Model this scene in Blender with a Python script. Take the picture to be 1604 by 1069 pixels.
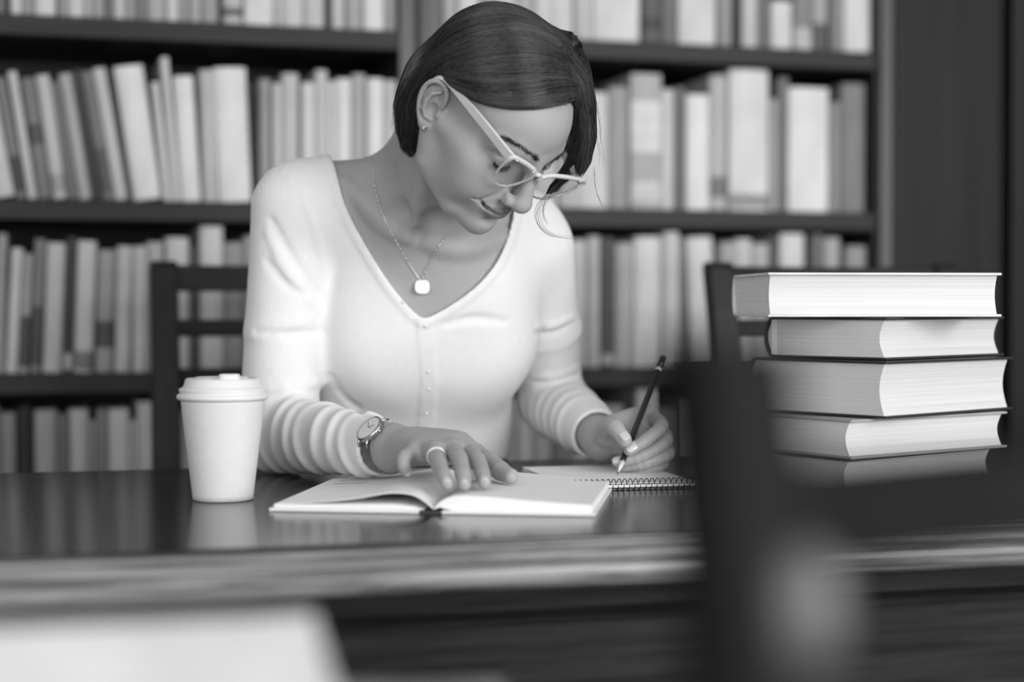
import bpy, bmesh, math, random
import numpy as np
from mathutils import Vector, Matrix

for _o in list(bpy.data.objects):
    bpy.data.objects.remove(_o, do_unlink=True)
SC = bpy.context.scene
COL = SC.collection
random.seed(7)
rng = np.random.default_rng(11)

# ------------------------------------------------------------------ camera
FPX, CX, CY, HORIZON = 2600.0, 802.0, 534.5, 480.0
CAMZ = 0.947                       # table top is at 0.75
PITCH = math.atan((CY - HORIZON) / FPX)
cam_data = bpy.data.cameras.new('camera')
cam_data.sensor_width = 36.0
cam_data.lens = FPX * 36.0 / 1604.0
cam_data.clip_start = 0.05
cam_data.dof.use_dof = True
cam_data.dof.focus_distance = 1.78
cam_data.dof.aperture_fstop = 1.85
cam = bpy.data.objects.new('camera', cam_data)
cam.location = (0, 0, CAMZ)
cam.rotation_euler = (math.pi / 2 - PITCH, 0, 0)
COL.objects.link(cam)
SC.camera = cam
_cp, _sp = math.cos(PITCH), math.sin(PITCH)


def W(px, py, d):
    """world point at distance d (along the level view direction) on the ray of a photo pixel"""
    a = (px - CX) / FPX
    b = -(py - CY) / FPX
    # camera axes: right (1,0,0), forward (0,cp,-sp), up (0,sp,cp)
    v = np.array([a, _cp + b * _sp, -_sp + b * _cp])
    v = v * (d / v[1])
    return np.array([v[0], v[1], v[2] + CAMZ])


def WZ(px, py, z):
    """world point on the ray of a photo pixel at height z"""
    v = W(px, py, 1.0) - np.array([0, 0, CAMZ])
    v = v * ((z - CAMZ) / v[2])
    return v + np.array([0, 0, CAMZ])


def project(X, Y, Z):
    z = Z - CAMZ
    y2 = Y * _cp - z * _sp
    z2 = Y * _sp + z * _cp
    return CX + FPX * X / y2, CY - FPX * z2 / y2


# ------------------------------------------------------------------ light and exposure
SC.view_settings.view_transform = 'Standard'
SC.view_settings.look = 'None'
SC.view_settings.exposure = 0.08
SC.view_settings.gamma = 1.0
SC.view_settings.use_curve_mapping = False
world = bpy.data.worlds.new('library daylight')
SC.world = world
world.use_nodes = True
_bg = world.node_tree.nodes['Background']
_bg.inputs[0].default_value = (1, 1, 1, 1)
_bg.inputs[1].default_value = 0.47


def area(name, loc, target, sx, sy, power):
    l = bpy.data.lights.new(name, 'AREA')
    l.shape = 'RECTANGLE'
    l.size, l.size_y, l.energy = sx, sy, power
    o = bpy.data.objects.new(name, l)
    o.location = loc
    o.rotation_euler = (Vector(target) - Vector(loc)).to_track_quat('-Z', 'Y').to_euler()
    COL.objects.link(o)
    return o


area('window_light_right', (2.9, -1.4, 1.6), (0, 1.9, 0.95), 2.4, 2.0, 165)
area('window_light_front', (-0.6, -3.0, 1.6), (0, 2.0, 0.90), 3.0, 2.0, 100)


# ------------------------------------------------------------------ helpers
def lin(v):
    c = v / 255.0
    return c / 12.92 if c <= 0.04045 else ((c + 0.055) / 1.055) ** 2.4


_mats = {}


def mat(name, v, rough=0.6, spec=0.4, amt=0.08, scale=40.0, stretch=(1, 1, 1), bump=0.0, metal=0.0, coat=0.0):
    """grey procedural material: v is the sRGB grey, amt a mottled variation of it"""
    if name in _mats:
        return _mats[name]
    m = bpy.data.materials.new(name)
    m.use_nodes = True
    nt = m.node_tree
    bs = nt.nodes['Principled BSDF']
    tc = nt.nodes.new('ShaderNodeTexCoord')
    mp = nt.nodes.new('ShaderNodeMapping')
    mp.inputs['Scale'].default_value = stretch
    no = nt.nodes.new('ShaderNodeTexNoise')
    no.inputs['Scale'].default_value = scale
    no.inputs['Detail'].default_value = 4
    rp = nt.nodes.new('ShaderNodeValToRGB')
    l = lin(v)
    a, b = l * (1 - amt), min(1, l * (1 + amt))
    rp.color_ramp.elements[0].position = 0.3
    rp.color_ramp.elements[1].position = 0.7
    rp.color_ramp.elements[0].color = (a, a, a, 1)
    rp.color_ramp.elements[1].color = (b, b, b, 1)
    nt.links.new(tc.outputs['Object'], mp.inputs['Vector'])
    nt.links.new(mp.outputs['Vector'], no.inputs['Vector'])
    nt.links.new(no.outputs['Fac'], rp.inputs['Fac'])
    nt.links.new(rp.outputs['Color'], bs.inputs['Base Color'])
    bs.inputs['Roughness'].default_value = rough
    bs.inputs['Specular IOR Level'].default_value = spec
    bs.inputs['Metallic'].default_value = metal
    bs.inputs['Coat Weight'].default_value = coat
    if bump:
        bp = nt.nodes.new('ShaderNodeBump')
        bp.inputs['Strength'].default_value = bump
        bp.inputs['Distance'].default_value = 0.001
        nt.links.new(no.outputs['Fac'], bp.inputs['Height'])
        nt.links.new(bp.outputs['Normal'], bs.inputs['Normal'])
    _mats[name] = m
    return m


def wood(name, lo, hi, rough=0.35, axis=0, scale=9.0, spec=0.5, fine=1.0, coat=0.0):
    """dark varnished wood with long grain along an axis"""
    if name in _mats:
        return _mats[name]
    m = bpy.data.materials.new(name)
    m.use_nodes = True
    nt = m.node_tree
    bs = nt.nodes['Principled BSDF']
    tc = nt.nodes.new('ShaderNodeTexCoord')
    mp = nt.nodes.new('ShaderNodeMapping')
    s = [14.0, 14.0, 14.0]
    s[axis] = 0.7
    mp.inputs['Scale'].default_value = s
    n1 = nt.nodes.new('ShaderNodeTexNoise')
    n1.inputs['Scale'].default_value = scale
    n1.inputs['Detail'].default_value = 6
    n1.inputs['Roughness'].default_value = 0.65
    n1.inputs['Distortion'].default_value = 0.4
    rp = nt.nodes.new('ShaderNodeValToRGB')
    rp.color_ramp.elements[0].position = 0.33
    rp.color_ramp.elements[1].position = 0.68
    a, b = lin(lo), lin(hi)
    rp.color_ramp.elements[0].color = (a, a, a, 1)
    rp.color_ramp.elements[1].color = (b, b, b, 1)
    nt.links.new(tc.outputs['Object'], mp.inputs['Vector'])
    nt.links.new(mp.outputs['Vector'], n1.inputs['Vector'])
    nt.links.new(n1.outputs['Fac'], rp.inputs['Fac'])
    nt.links.new(rp.outputs['Color'], bs.inputs['Base Color'])
    bp = nt.nodes.new('ShaderNodeBump')
    bp.inputs['Strength'].default_value = 0.10 * fine
    bp.inputs['Distance'].default_value = 0.001
    nt.links.new(n1.outputs['Fac'], bp.inputs['Height'])
    nt.links.new(bp.outputs['Normal'], bs.inputs['Normal'])
    bs.inputs['Roughness'].default_value = rough
    bs.inputs['Specular IOR Level'].default_value = spec
    bs.inputs['Coat Weight'].default_value = coat
    _mats[name] = m
    return m


def mesh_obj(name, verts, faces, material, parent=None, smooth=False, bevel=0.0, seg=2, **props):
    me = bpy.data.meshes.new(name)
    if isinstance(verts, np.ndarray):
        verts = verts.tolist()
    if isinstance(faces, np.ndarray):
        faces = faces.tolist()
    me.from_pydata([tuple(v) for v in verts], [], [tuple(f) for f in faces])
    me.update()
    if smooth:
        me.shade_smooth()
    me.materials.append(material)
    o = bpy.data.objects.new(name, me)
    COL.objects.link(o)
    if parent is not None:
        o.parent = parent
    if bevel:
        b = o.modifiers.new('bevel', 'BEVEL')
        b.width = bevel
        b.segments = seg
        b.limit_method = 'ANGLE'
        b.angle_limit = math.radians(35)
        b.harden_normals = False
    for k, v in props.items():
        o[k] = v
    return o


def empty(name, loc=(0, 0, 0), rz=0.0, label=None, category=None, group=None):
    o = bpy.data.objects.new(name, None)
    o.empty_display_size = 0.05
    o.location = tuple(float(c) for c in loc)
    o.rotation_euler = (0, 0, rz)
    COL.objects.link(o)
    if label:
        o['label'] = label
    if category:
        o['category'] = category
    if group:
        o['group'] = group
    return o


def box(x0, x1, y0, y1, z0, z1):
    v = [(x0, y0, z0), (x1, y0, z0), (x1, y1, z0), (x0, y1, z0), (x0, y0, z1), (x1, y0, z1), (x1, y1, z1), (x0, y1, z1)]
    f = [(3, 2, 1, 0), (4, 5, 6, 7), (0, 1, 5, 4), (1, 2, 6, 5), (2, 3, 7, 6), (3, 0, 4, 7)]
    return v, f


def join(*vf):
    V, F = [], []
    for v, f in vf:
        n = len(V)
        V += [tuple(p) for p in v]
        F += [tuple(i + n for i in q) for q in f]
    return V, F


def lathe(profile, n=48, cap0=True, cap1=True):
    V, F = [], []
    for r, z in profile:
        for i in range(n):
            a = 2 * math.pi * i / n
            V.append((r * math.cos(a), r * math.sin(a), z))
    for j in range(len(profile) - 1):
        for i in range(n):
            k = (i + 1) % n
            F.append((j * n + i, j * n + k, (j + 1) * n + k, (j + 1) * n + i))
    if cap0:
        F.append(tuple(range(n - 1, -1, -1)))
    if cap1:
        b = (len(profile) - 1) * n
        F.append(tuple(range(b, b + n)))
    return V, F


def prism(profile, x0, x1):
    """closed (y,z) profile swept along x"""
    n = len(profile)
    V = [(x0, y, z) for y, z in profile] + [(x1, y, z) for y, z in profile]
    F = [(i, (i + 1) % n, n + (i + 1) % n, n + i) for i in range(n)]
    F.append(tuple(range(n - 1, -1, -1)))
    F.append(tuple(range(n, 2 * n)))
    return V, F


def frames(P):
    """tangent / normal / binormal along a polyline (parallel transport)"""
    P = np.asarray(P, float)
    T = np.gradient(P, axis=0)
    T /= np.linalg.norm(T, axis=1)[:, None] + 1e-12
    N = np.zeros_like(P)
    a = np.array([0, 0, 1.0]) if abs(T[0, 2]) < 0.9 else np.array([1.0, 0, 0])
    n = a - T[0] * (a @ T[0])
    n /= np.linalg.norm(n)
    for i in range(len(P)):
        n = n - T[i] * (n @ T[i])
        n /= np.linalg.norm(n) + 1e-12
        N[i] = n
    return T, N, np.cross(T, N)


def tube(P, R, n=8, closed=False, rn=None):
    """tube along a polyline; R radius (scalar or per point); rn flattens across the normal"""
    P = np.asarray(P, float)
    m = len(P)
    R = np.broadcast_to(np.asarray(R, float), (m,))
    T, N, B = frames(P)
    V, F = [], []
    for i in range(m):
        for k in range(n):
            a = 2 * math.pi * k / n
            s = rn if rn else 1.0
            V.append(tuple(P[i] + R[i] * (math.cos(a) * N[i] * s + math.sin(a) * B[i])))
    for i in range(m if closed else m - 1):
        j = (i + 1) % m
        for k in range(n):
            l = (k + 1) % n
            F.append((i * n + k, j * n + k, j * n + l, i * n + l))
    if not closed:
        F.append(tuple(range(n)))
        F.append(tuple(range((m - 1) * n + n - 1, (m - 1) * n - 1, -1)))
    return V, F


def spline(P, n):
    """Catmull-Rom through P, n samples"""
    P = np.asarray(P, float)
    Q = np.vstack([2 * P[0] - P[1], P, 2 * P[-1] - P[-2]])
    t = np.linspace(0, len(P) - 1 - 1e-9, n)
    i = t.astype(int)
    u = (t - i)[:, None]
    a, b, c, d = Q[i], Q[i + 1], Q[i + 2], Q[i + 3]
    return 0.5 * (2 * b + (c - a) * u + (2 * a - 5 * b + 4 * c - d) * u * u + (3 * b - a - 3 * c + d) * u ** 3)


TABLE_YAW = math.radians(15.0)
CASE_YAW = math.radians(15.5)
ORD = ['', 'first', 'second', 'third', 'fourth', 'fifth', 'sixth', 'seventh', 'eighth', 'ninth', 'tenth', 'eleventh',
       'twelfth', 'thirteenth', 'fourteenth', 'fifteenth', 'sixteenth', 'seventeenth', 'eighteenth', 'nineteenth',
       'twentieth', 'twenty-first', 'twenty-second', 'twenty-third', 'twenty-fourth', 'twenty-fifth', 'twenty-sixth',
       'twenty-seventh', 'twenty-eighth', 'twenty-ninth', 'thirtieth', 'thirty-first', 'thirty-second', 'thirty-third', 'thirty-fourth']

# ================================================================== THE SETTING
M_WOODCASE = wood('bookcase wood', 18, 38, rough=0.5, axis=0, scale=5, spec=0.25)
M_WOODCASEV = wood('bookcase upright wood', 32, 50, rough=0.4, axis=2, scale=4)
M_CASEBACK = wood('bookcase back wood', 14, 24, rough=0.7, axis=2, scale=4)
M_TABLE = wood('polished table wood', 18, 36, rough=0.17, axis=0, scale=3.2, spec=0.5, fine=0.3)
M_TABLEEDGE = wood('lit table edge wood', 54, 142, rough=0.33, axis=0, scale=9)  # wood grain, with the light on the moulding put into its paler tone
M_APRON = wood('table panel wood', 8, 40, rough=0.6, axis=0, scale=6, spec=0.15)
M_CHAIR = wood('dark chair wood', 14, 22, rough=0.45, axis=2, scale=5, spec=0.25)

_f = mesh_obj('floor', [(-5, -4, 0), (5, -4, 0), (5, 6, 0), (-5, 6, 0)], [(0, 1, 2, 3)],
              wood('floor parquet wood', 90, 120, rough=0.4, axis=0, scale=3), kind='structure')

CASE_O = np.array([0.0, 2.85])
_cc, _cs = math.cos(CASE_YAW), math.sin(CASE_YAW)


def case_u(px):
    """photo column -> distance along the bookcase front"""
    a = (px - CX) / FPX
    return a * CASE_O[1] / (_cc - a * _cs)


def case_d(px):
    return CASE_O[1] + case_u(px) * _cs


SHELF_Z = [CAMZ + z for z in (0.755, 0.463, 0.171, -0.107, -0.392, -0.68)]
SH_T = 0.034
CASE_DEPTH = 0.30


def build_case(name, u0, u1, label):
    r = empty(name, (CASE_O[0], CASE_O[1], 0), CASE_YAW, label, 'bookcase')
    v, f = box(u0 - 0.03, u1 + 0.03, CASE_DEPTH, CASE_DEPTH + 0.012, 0, 2.1)
    mesh_obj('back_panel', v, f, M_CASEBACK, r)
    for a, b in ((u0 - 0.03, u0), (u1, u1 + 0.03)):
        v, f = box(a, b, 0.004, CASE_DEPTH, 0, 2.1)
        mesh_obj('side_panel', v, f, M_WOODCASEV, r, bevel=0.002)
    for z in SHELF_Z:
        v, f = box(u0, u1, 0.0, CASE_DEPTH, z - SH_T, z)
        mesh_obj('shelf', v, f, M_WOODCASE, r, bevel=0.003)
    v, f = box(u0 - 0.03, u1 + 0.03, -0.01, CASE_DEPTH, 2.1, 2.16)
    mesh_obj('top_board', v, f, M_WOODCASE, r, bevel=0.004)
    return r


UL0, UL1 = case_u(-330), case_u(627)
UR0, UR1 = case_u(694), case_u(1371)
build_case('bookcase', UL0, UL1, 'dark wooden bookcase on the left behind the woman')
build_case('bookcase', UR0, UR1, 'dark wooden bookcase behind the woman, ending at the wood panel')


def wall_piece(name, u0, u1, y0, y1, z0, z1, m, bevel=0.004, **k):
    v, f = box(u0, u1, y0, y1, z0, z1)
    o = mesh_obj(name, v, f, m, bevel=bevel, kind='structure', **k)
    o.location = (CASE_O[0], CASE_O[1], 0)
    o.rotation_euler = (0, 0, CASE_YAW)
    return o


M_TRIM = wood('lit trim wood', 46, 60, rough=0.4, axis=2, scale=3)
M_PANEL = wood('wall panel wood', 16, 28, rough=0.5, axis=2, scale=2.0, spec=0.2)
wall_piece('wall_back', -3.2, 3.4, CASE_DEPTH + 0.05, CASE_DEPTH + 0.15, 0, 3.0, wood('back wall wood', 40, 56, rough=0.6, axis=2, scale=3))
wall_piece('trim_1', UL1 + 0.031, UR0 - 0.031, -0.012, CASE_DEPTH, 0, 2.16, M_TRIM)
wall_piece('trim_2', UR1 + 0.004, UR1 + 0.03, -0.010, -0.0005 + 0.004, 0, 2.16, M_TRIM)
_pu0, _pu1 = case_u(1399), case_u(1566)
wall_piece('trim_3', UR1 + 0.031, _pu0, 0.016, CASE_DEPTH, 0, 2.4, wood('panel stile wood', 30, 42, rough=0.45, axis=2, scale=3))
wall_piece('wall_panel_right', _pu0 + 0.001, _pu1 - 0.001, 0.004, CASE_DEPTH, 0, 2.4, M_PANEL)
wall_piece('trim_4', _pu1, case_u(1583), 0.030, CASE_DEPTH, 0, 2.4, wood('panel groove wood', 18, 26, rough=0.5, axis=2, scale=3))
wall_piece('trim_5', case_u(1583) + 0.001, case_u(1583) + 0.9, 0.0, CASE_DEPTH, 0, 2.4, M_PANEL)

# ------------------------------------------------------------------ books on the shelves
# (x0, x1 at the foot, y of the top, grey, shift of the top in px, bands [(v0, v1, grey)])
ROWS = {
 ('left', 1): [(-40,-16,-110,150,0),(-14,13,-120,105,0),(19,38,-110,192,0),(39,55,-100,150,0),(57,91,-120,198,0),(95,108,-90,152,0),(109,135,-115,192,0),
   (136,150,-90,172,0),(151,165,-110,160,0),(166,180,-100,112,0),(181,200,-95,182,0),(201,216,-120,150,0),(217,232,-105,122,0),
   (233,262,-110,165,0),(264,284,-90,195,0),(285,300,-120,150,0),(301,318,-100,166,0),(319,345,-110,152,0),(346,352,-60,66,0),
   (353,383,-90,180,0,[(.10,.2,95)]),(386,432,-110,208,1),(434,446,-95,184,0),(447,479,-115,196,0),(480,511,-95,188,0),(513,522,-40,66,0),
   (524,545,-110,192,0),(546,571,-100,165,0),(573,605,-120,216,0),(607,626,-100,152,0)],
 ('left', 2): [(-62,-38,118,150,-34),(-36,-10,112,165,-34),(-8,26,108,192,-36),(27,44,124,120,-32,[(.05,.35,70)]),(45,60,113,190,-30),(61,84,124,118,-26,[(.45,.62,80)]),(85,107,120,182,-26,[(.05,.2,150)]),
   (109,124,130,112,-28),(125,149,117,168,-30),(150,163,112,64,-32),(164,181,114,118,-34,[(.05,.4,90)]),(182,203,109,186,-34),(204,211,112,72,-31),
   (212,258,106,214,-30),(259,271,130,202,-19),(272,285,91,196,-18),(286,318,120,216,-12),(321,345,110,180,-6),
   (347,398,106,216,-9),(400,408,132,62,-5),(410,428,123,152,0),(430,444,131,192,0),(445,471,115,186,0),(475,496,130,206,0),
   (497,516,110,190,0),(517,530,126,202,0),(531,555,122,216,0),(556,578,115,170,0),(579,604,123,222,0),(605,625,126,190,0)],
 ('left', 3): [(-30,-12,390,150,8),(-10,6,366,150,6),(8,27,389,192,10),(29,44,398,158,9,[(.05,.48,82)]),(46,64,375,122,9,[(.06,.5,78)]),(66,96,381,186,8),(98,114,372,70,8,[(.02,.14,170)]),
   (115,145,378,192,8,[(.02,.16,120)]),(149,178,392,152,6,[(.2,.42,78)]),(180,204,386,182,5),(208,230,386,180,2),(232,258,379,172,0),(262,298,372,192,0),
   (299,314,385,80,0),(316,352,347,200,0),(353,384,380,150,0),(386,420,370,170,0),(421,450,380,190,0),(451,480,366,140,0),(482,512,376,180,0),(513,548,372,200,0),(549,580,384,150,0),(581,622,370,185,0)],
 ('left', 4): [(-30,-2,640,140,0),(0,24,648,132,0),(26,50,640,48,0),(53,89,644,158,0),(90,107,650,112,0),(108,139,643,184,0),(140,150,660,150,0,[(.0,.28,60)]),
   (151,168,642,130,0),(169,203,642,192,0),(204,214,660,180,0),(215,249,631,180,0),(250,285,640,120,0),(286,320,645,170,0),(322,352,636,150,0),(353,392,640,185,0),
   (393,430,644,165,0),(431,470,636,190,0),(471,505,640,140,0),(506,545,644,180,0),(546,585,636,160,0),(586,622,644,190,0)],
 ('right', 1): [(698,720,-90,172,0),(722,756,-110,205,0),(757,780,-95,150,0),(781,812,-110,190,0),(813,840,-90,170,0),(841,869,-110,200,0),(870,904,-100,202,0),(905,934,-110,186,0),(935,1006,-100,206,0),(1010,1039,-110,96,0,[(.12,.22,70),(.45,.6,60)]),(1040,1066,-95,112,0),
   (1070,1129,-110,206,0),(1130,1150,-95,152,0),(1152,1164,-110,62,0),(1165,1189,-90,190,0),(1190,1211,-105,112,0),(1212,1244,3,208,0),
   (1246,1275,-90,132,0,[(.0,.2,180)]),(1276,1299,-110,165,0,[(.0,.22,90)]),(1300,1308,-80,110,0),(1309,1325,-100,142,0),(1328,1369,-110,210,0)],
 ('right', 2): [(698,735,118,190,0),(736,772,130,160,0),(773,810,112,205,0),(811,842,125,175,0),(843,878,118,200,0),(879,911,122,185,0),(912,959,144,208,0),(960,991,136,158,0),(992,1040,116,176,0,[(.42,.80,214),(.06,.2,205)]),(1041,1060,140,204,0),
   (1061,1080,136,112,0),(1081,1117,148,226,0),(1118,1145,118,182,0,[(.1,.25,120)]),(1147,1208,99,216,0,[(.02,.12,150)]),(1209,1221,156,170,0),
   (1222,1239,122,118,0),(1240,1304,137,222,0),(1306,1323,160,142,0),(1324,1361,131,128,0)],
 ('right', 3): [(698,730,380,180,0),(731,765,370,150,0),(766,800,376,200,0),(801,835,368,170,0),(836,862,380,190,0),(863,893,372,160,0),(895,924,376,196,0),(925,945,370,186,0),(946,968,372,86,0,[(.02,.1,170)]),(970,999,381,176,0),(1000,1042,371,217,0),
   (1043,1068,341,202,0),(1069,1079,372,132,0),(1090,1130,372,216,-9),(1132,1156,380,170,0),(1158,1184,374,200,0),(1185,1212,382,182,0),(1213,1227,390,96,0),
   (1228,1266,350,212,0),(1279,1299,361,112,0),(1300,1325,372,172,0,[(.2,.5,110)]),(1330,1361,386,150,0)],
 ('right', 4): [(698,730,640,170,0),(731,762,630,190,0),(763,785,628,205,0),(786,812,622,165,0),(813,835,630,190,0),(836,870,640,160,0),(871,905,646,120,0),(906,938,640,180,0),(940,982,636,142,0),(984,1001,640,62,0),(1002,1040,588,186,0),(1042,1075,640,120,0),(1076,1110,626,165,0),
   (1112,1150,640,130,0),(1151,1190,632,170,0),(1191,1230,640,150,0),(1231,1275,630,180,0),(1276,1310,640,120,0),(1311,1360,634,160,0)],
}
M_PAGEEDGE = mat('shelf book pages', 205, 0.85, 0.2, 0.12, 60, (1, 1, 6))


def tone(g):
    return ('near-black' if g < 75 else 'dark grey' if g < 115 else 'mid grey' if g < 150 else 'grey' if g < 178 else
            'light grey' if g < 200 else 'off-white' if g < 212 else 'white')


OUTN = {}
SHELFNAME = {1: 'top visible shelf', 2: 'second shelf', 3: 'third shelf', 4: 'fourth shelf'}


def shelf_book(side, row, n, side_n, x0, x1, top, g, dx=0, bands=(), outside=False):
    z = SHELF_Z[row]
    u0, u1 = case_u(x0), case_u(x1)
    d = case_d((x0 + x1) / 2)
    yb = HORIZON - (z - CAMZ) * FPX / d
    pxm = FPX / d
    h = (yb - top) / pxm
    lean = math.atan2(dx, yb - top) * 1.0
    w = (u1 - u0 - 0.0008) * math.cos(lean)
    h = min(h / math.cos(lean), {1: 0.24, 2: 0.252, 3: 0.238, 4: 0.245}[row])
    thick = 'thin' if w < 0.018 else 'thick' if w > 0.034 else 'medium-thick'
    lab = f'{tone(g)} {thick} book, {ORD[side_n]} from ' + \
        ('the photo\'s left edge' if side == 'left' else 'the wood panel') + f', {SHELFNAME[row]}, {side} bookcase'
    if outside:
        OUTN[row] = OUTN.get(row, 0) + 1
        lab = f'{tone(g)} {thick} book, {ORD[OUTN[row]]} from the far left end, {SHELFNAME[row]}, left bookcase'
    off = 0.006 + 0.014 * random.random()
    ox = u0 if dx <= 0 else u1 - 0.0006
    loc = (CASE_O[0] + ox * _cc - off * _cs, CASE_O[1] + ox * _cs + off * _cc, z + 0.0002)
    r = empty('book', loc, 0, lab, 'book', f'books on the {SHELFNAME[row]} of the {side} bookcase')
    r.rotation_euler = (0, lean, CASE_YAW)
    xa, xb = (0.0, w) if dx <= 0 else (-w, 0.0)
    D = 0.15 + 0.05 * random.random()
    t = min(0.0025, w * 0.14)
    bulge = min(0.006, w * 0.22)
    arc = [(xa + (xb - xa) * k / 6, bulge * (1 - math.sin(math.pi * k / 6) ** 0.7)) for k in range(7)]
    prof = [(xa, D)] + arc + [(xb, D), (xb - t, D), (xb - t, bulge + 0.004), (xa + t, bulge + 0.004), (xa + t, D)]
    m = len(prof)
    V = [(p[0], p[1], 0.0) for p in prof] + [(p[0], p[1], h) for p in prof]
    F = [(i, (i + 1) % m, m + (i + 1) % m, m + i) for i in range(m)]
    # ring caps as quads between the outer and the inner outline
    o_ = list(range(0, 9))
    F += [tuple([0, 1, m - 2, m - 1][::-1]), tuple([7, 8, 9, 10][::-1]), tuple([1, 2, 3, 4, 5, 6, 7, 10, 11][::-1])]
    F += [tuple(m + i for i in [0, 1, m - 2, m - 1]), tuple(m + i for i in [7, 8, 9, 10]), tuple(m + i for i in [1, 2, 3, 4, 5, 6, 7, 10, 11])]
    mesh_obj('cover', V, F, mat(f'book cloth {g}', g * 0.93, 0.7, 0.25, 0.10, 25, (1, 1, 0.35)), r)
    v, f = box(xa + t + 0.0002, xb - t - 0.0002, bulge + 0.0045, D - 0.004, 0.003, h - 0.003)
    mesh_obj('page_block', v, f, M_PAGEEDGE, r)
    for v0, v1, bg in bands:
        P = []
        for k in range(7):
            x, y = arc[k]
            P.append((x, y - 0.0006))
        V = [(x, y, v0 * h) for x, y in P] + [(x, y, v1 * h) for x, y in P] + \
            [(x, y + 0.0004, v0 * h) for x, y in P] + [(x, y + 0.0004, v1 * h) for x, y in P]
        F = []
        for k in range(6):
            F += [(k, k + 1, 7 + k + 1, 7 + k), (14 + k + 1, 14 + k, 21 + k, 21 + k + 1), (7 + k, 7 + k + 1, 21 + k + 1, 21 + k), (k + 1, k, 14 + k, 14 + k + 1)]
        F += [(0, 7, 21, 14), (6, 20, 27, 13)]
        mesh_obj('spine_label', V, F, mat(f'spine label {bg}', bg * 0.93, 0.6, 0.25, 0.12, 60), r)
    return r


for (side, row), books in ROWS.items():
    inview = [b for b in books]
    k = 0
    total = len(books)
    if side == 'left':                       # the shelf goes on beyond the photo's left edge
        x = -326
        stop = min(books[0][0], books[0][0] + books[0][4]) - 3
        while x < stop - 14:
            w_ = min(random.choice((16, 20, 24, 30, 36)), stop - x)
            shelf_book(side, row, 0, 0, x, x + w_, books[0][2] + random.randint(-8, 14), random.choice((110, 150, 170, 190, 205, 215)), outside=True)
            x += w_ + 1
    for i, b in enumerate(books):
        if side == 'left':
            if b[1] < 3:
                shelf_book(side, row, i, 0, *b[:5], *(b[5:] if len(b) > 5 else ()), outside=True)
                continue
            k += 1
            num = k
        else:
            num = total - i
        shelf_book(side, row, i, num, *b[:5], *(b[5:] if len(b) > 5 else ()))

# ------------------------------------------------------------------ the reading table
TABLE_Z = 0.75
_tc, _ts = math.cos(TABLE_YAW), math.sin(TABLE_YAW)
table = empty('reading_table', (0.0, 1.403, 0), TABLE_YAW, 'long dark polished wooden table with moulded edge the woman sits at', 'table')
TD = 0.69
X0, X1 = -1.7, 1.75
v, f = box(X0, X1, 0.0, TD, TABLE_Z - 0.03, TABLE_Z)
mesh_obj('table_top', v, f, M_TABLE, table, bevel=0.003, seg=3)


def mould(y0, sgn):
    prof = [(0.001, -0.004), (-0.003, -0.0045), (-0.004, -0.008), (-0.007, -0.0095), (-0.010, -0.012), (-0.0115, -0.016), (-0.0125, -0.0175),
            (-0.0165, -0.019), (-0.0195, -0.023), (-0.0205, -0.028), (-0.0195, -0.034), (-0.016, -0.039), (-0.010, -0.042), (0.045, -0.042), (0.045, -0.031), (0.001, -0.031)]
    return [(y0 + sgn * a, TABLE_Z + b) for a, b in prof]


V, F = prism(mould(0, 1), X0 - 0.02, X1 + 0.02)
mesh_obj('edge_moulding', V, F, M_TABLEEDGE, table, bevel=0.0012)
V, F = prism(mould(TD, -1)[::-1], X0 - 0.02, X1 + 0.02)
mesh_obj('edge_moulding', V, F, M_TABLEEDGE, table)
v, f = box(X0 + 0.05, X1 - 0.05, 0.046, 0.07, TABLE_Z - 0.075, TABLE_Z - 0.0425)
mesh_obj('frieze', v, f, M_APRON, table)
V, F = prism([(0.030, TABLE_Z - 0.074), (0.024, TABLE_Z - 0.080), (0.024, 0.30), (0.05, 0.30), (0.05, TABLE_Z - 0.068)], X0 + 0.04, X1 - 0.04)
mesh_obj('front_panel', V, F, M_APRON, table)
for lx in (X0 + 0.06, X1 - 0.14):
    for ly in (0.075, TD - 0.12):
        v, f = box(lx, lx + 0.075, ly, ly + 0.075, 0, TABLE_Z - 0.0425)
        mesh_obj('leg', v, f, M_APRON, table, bevel=0.004)


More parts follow.
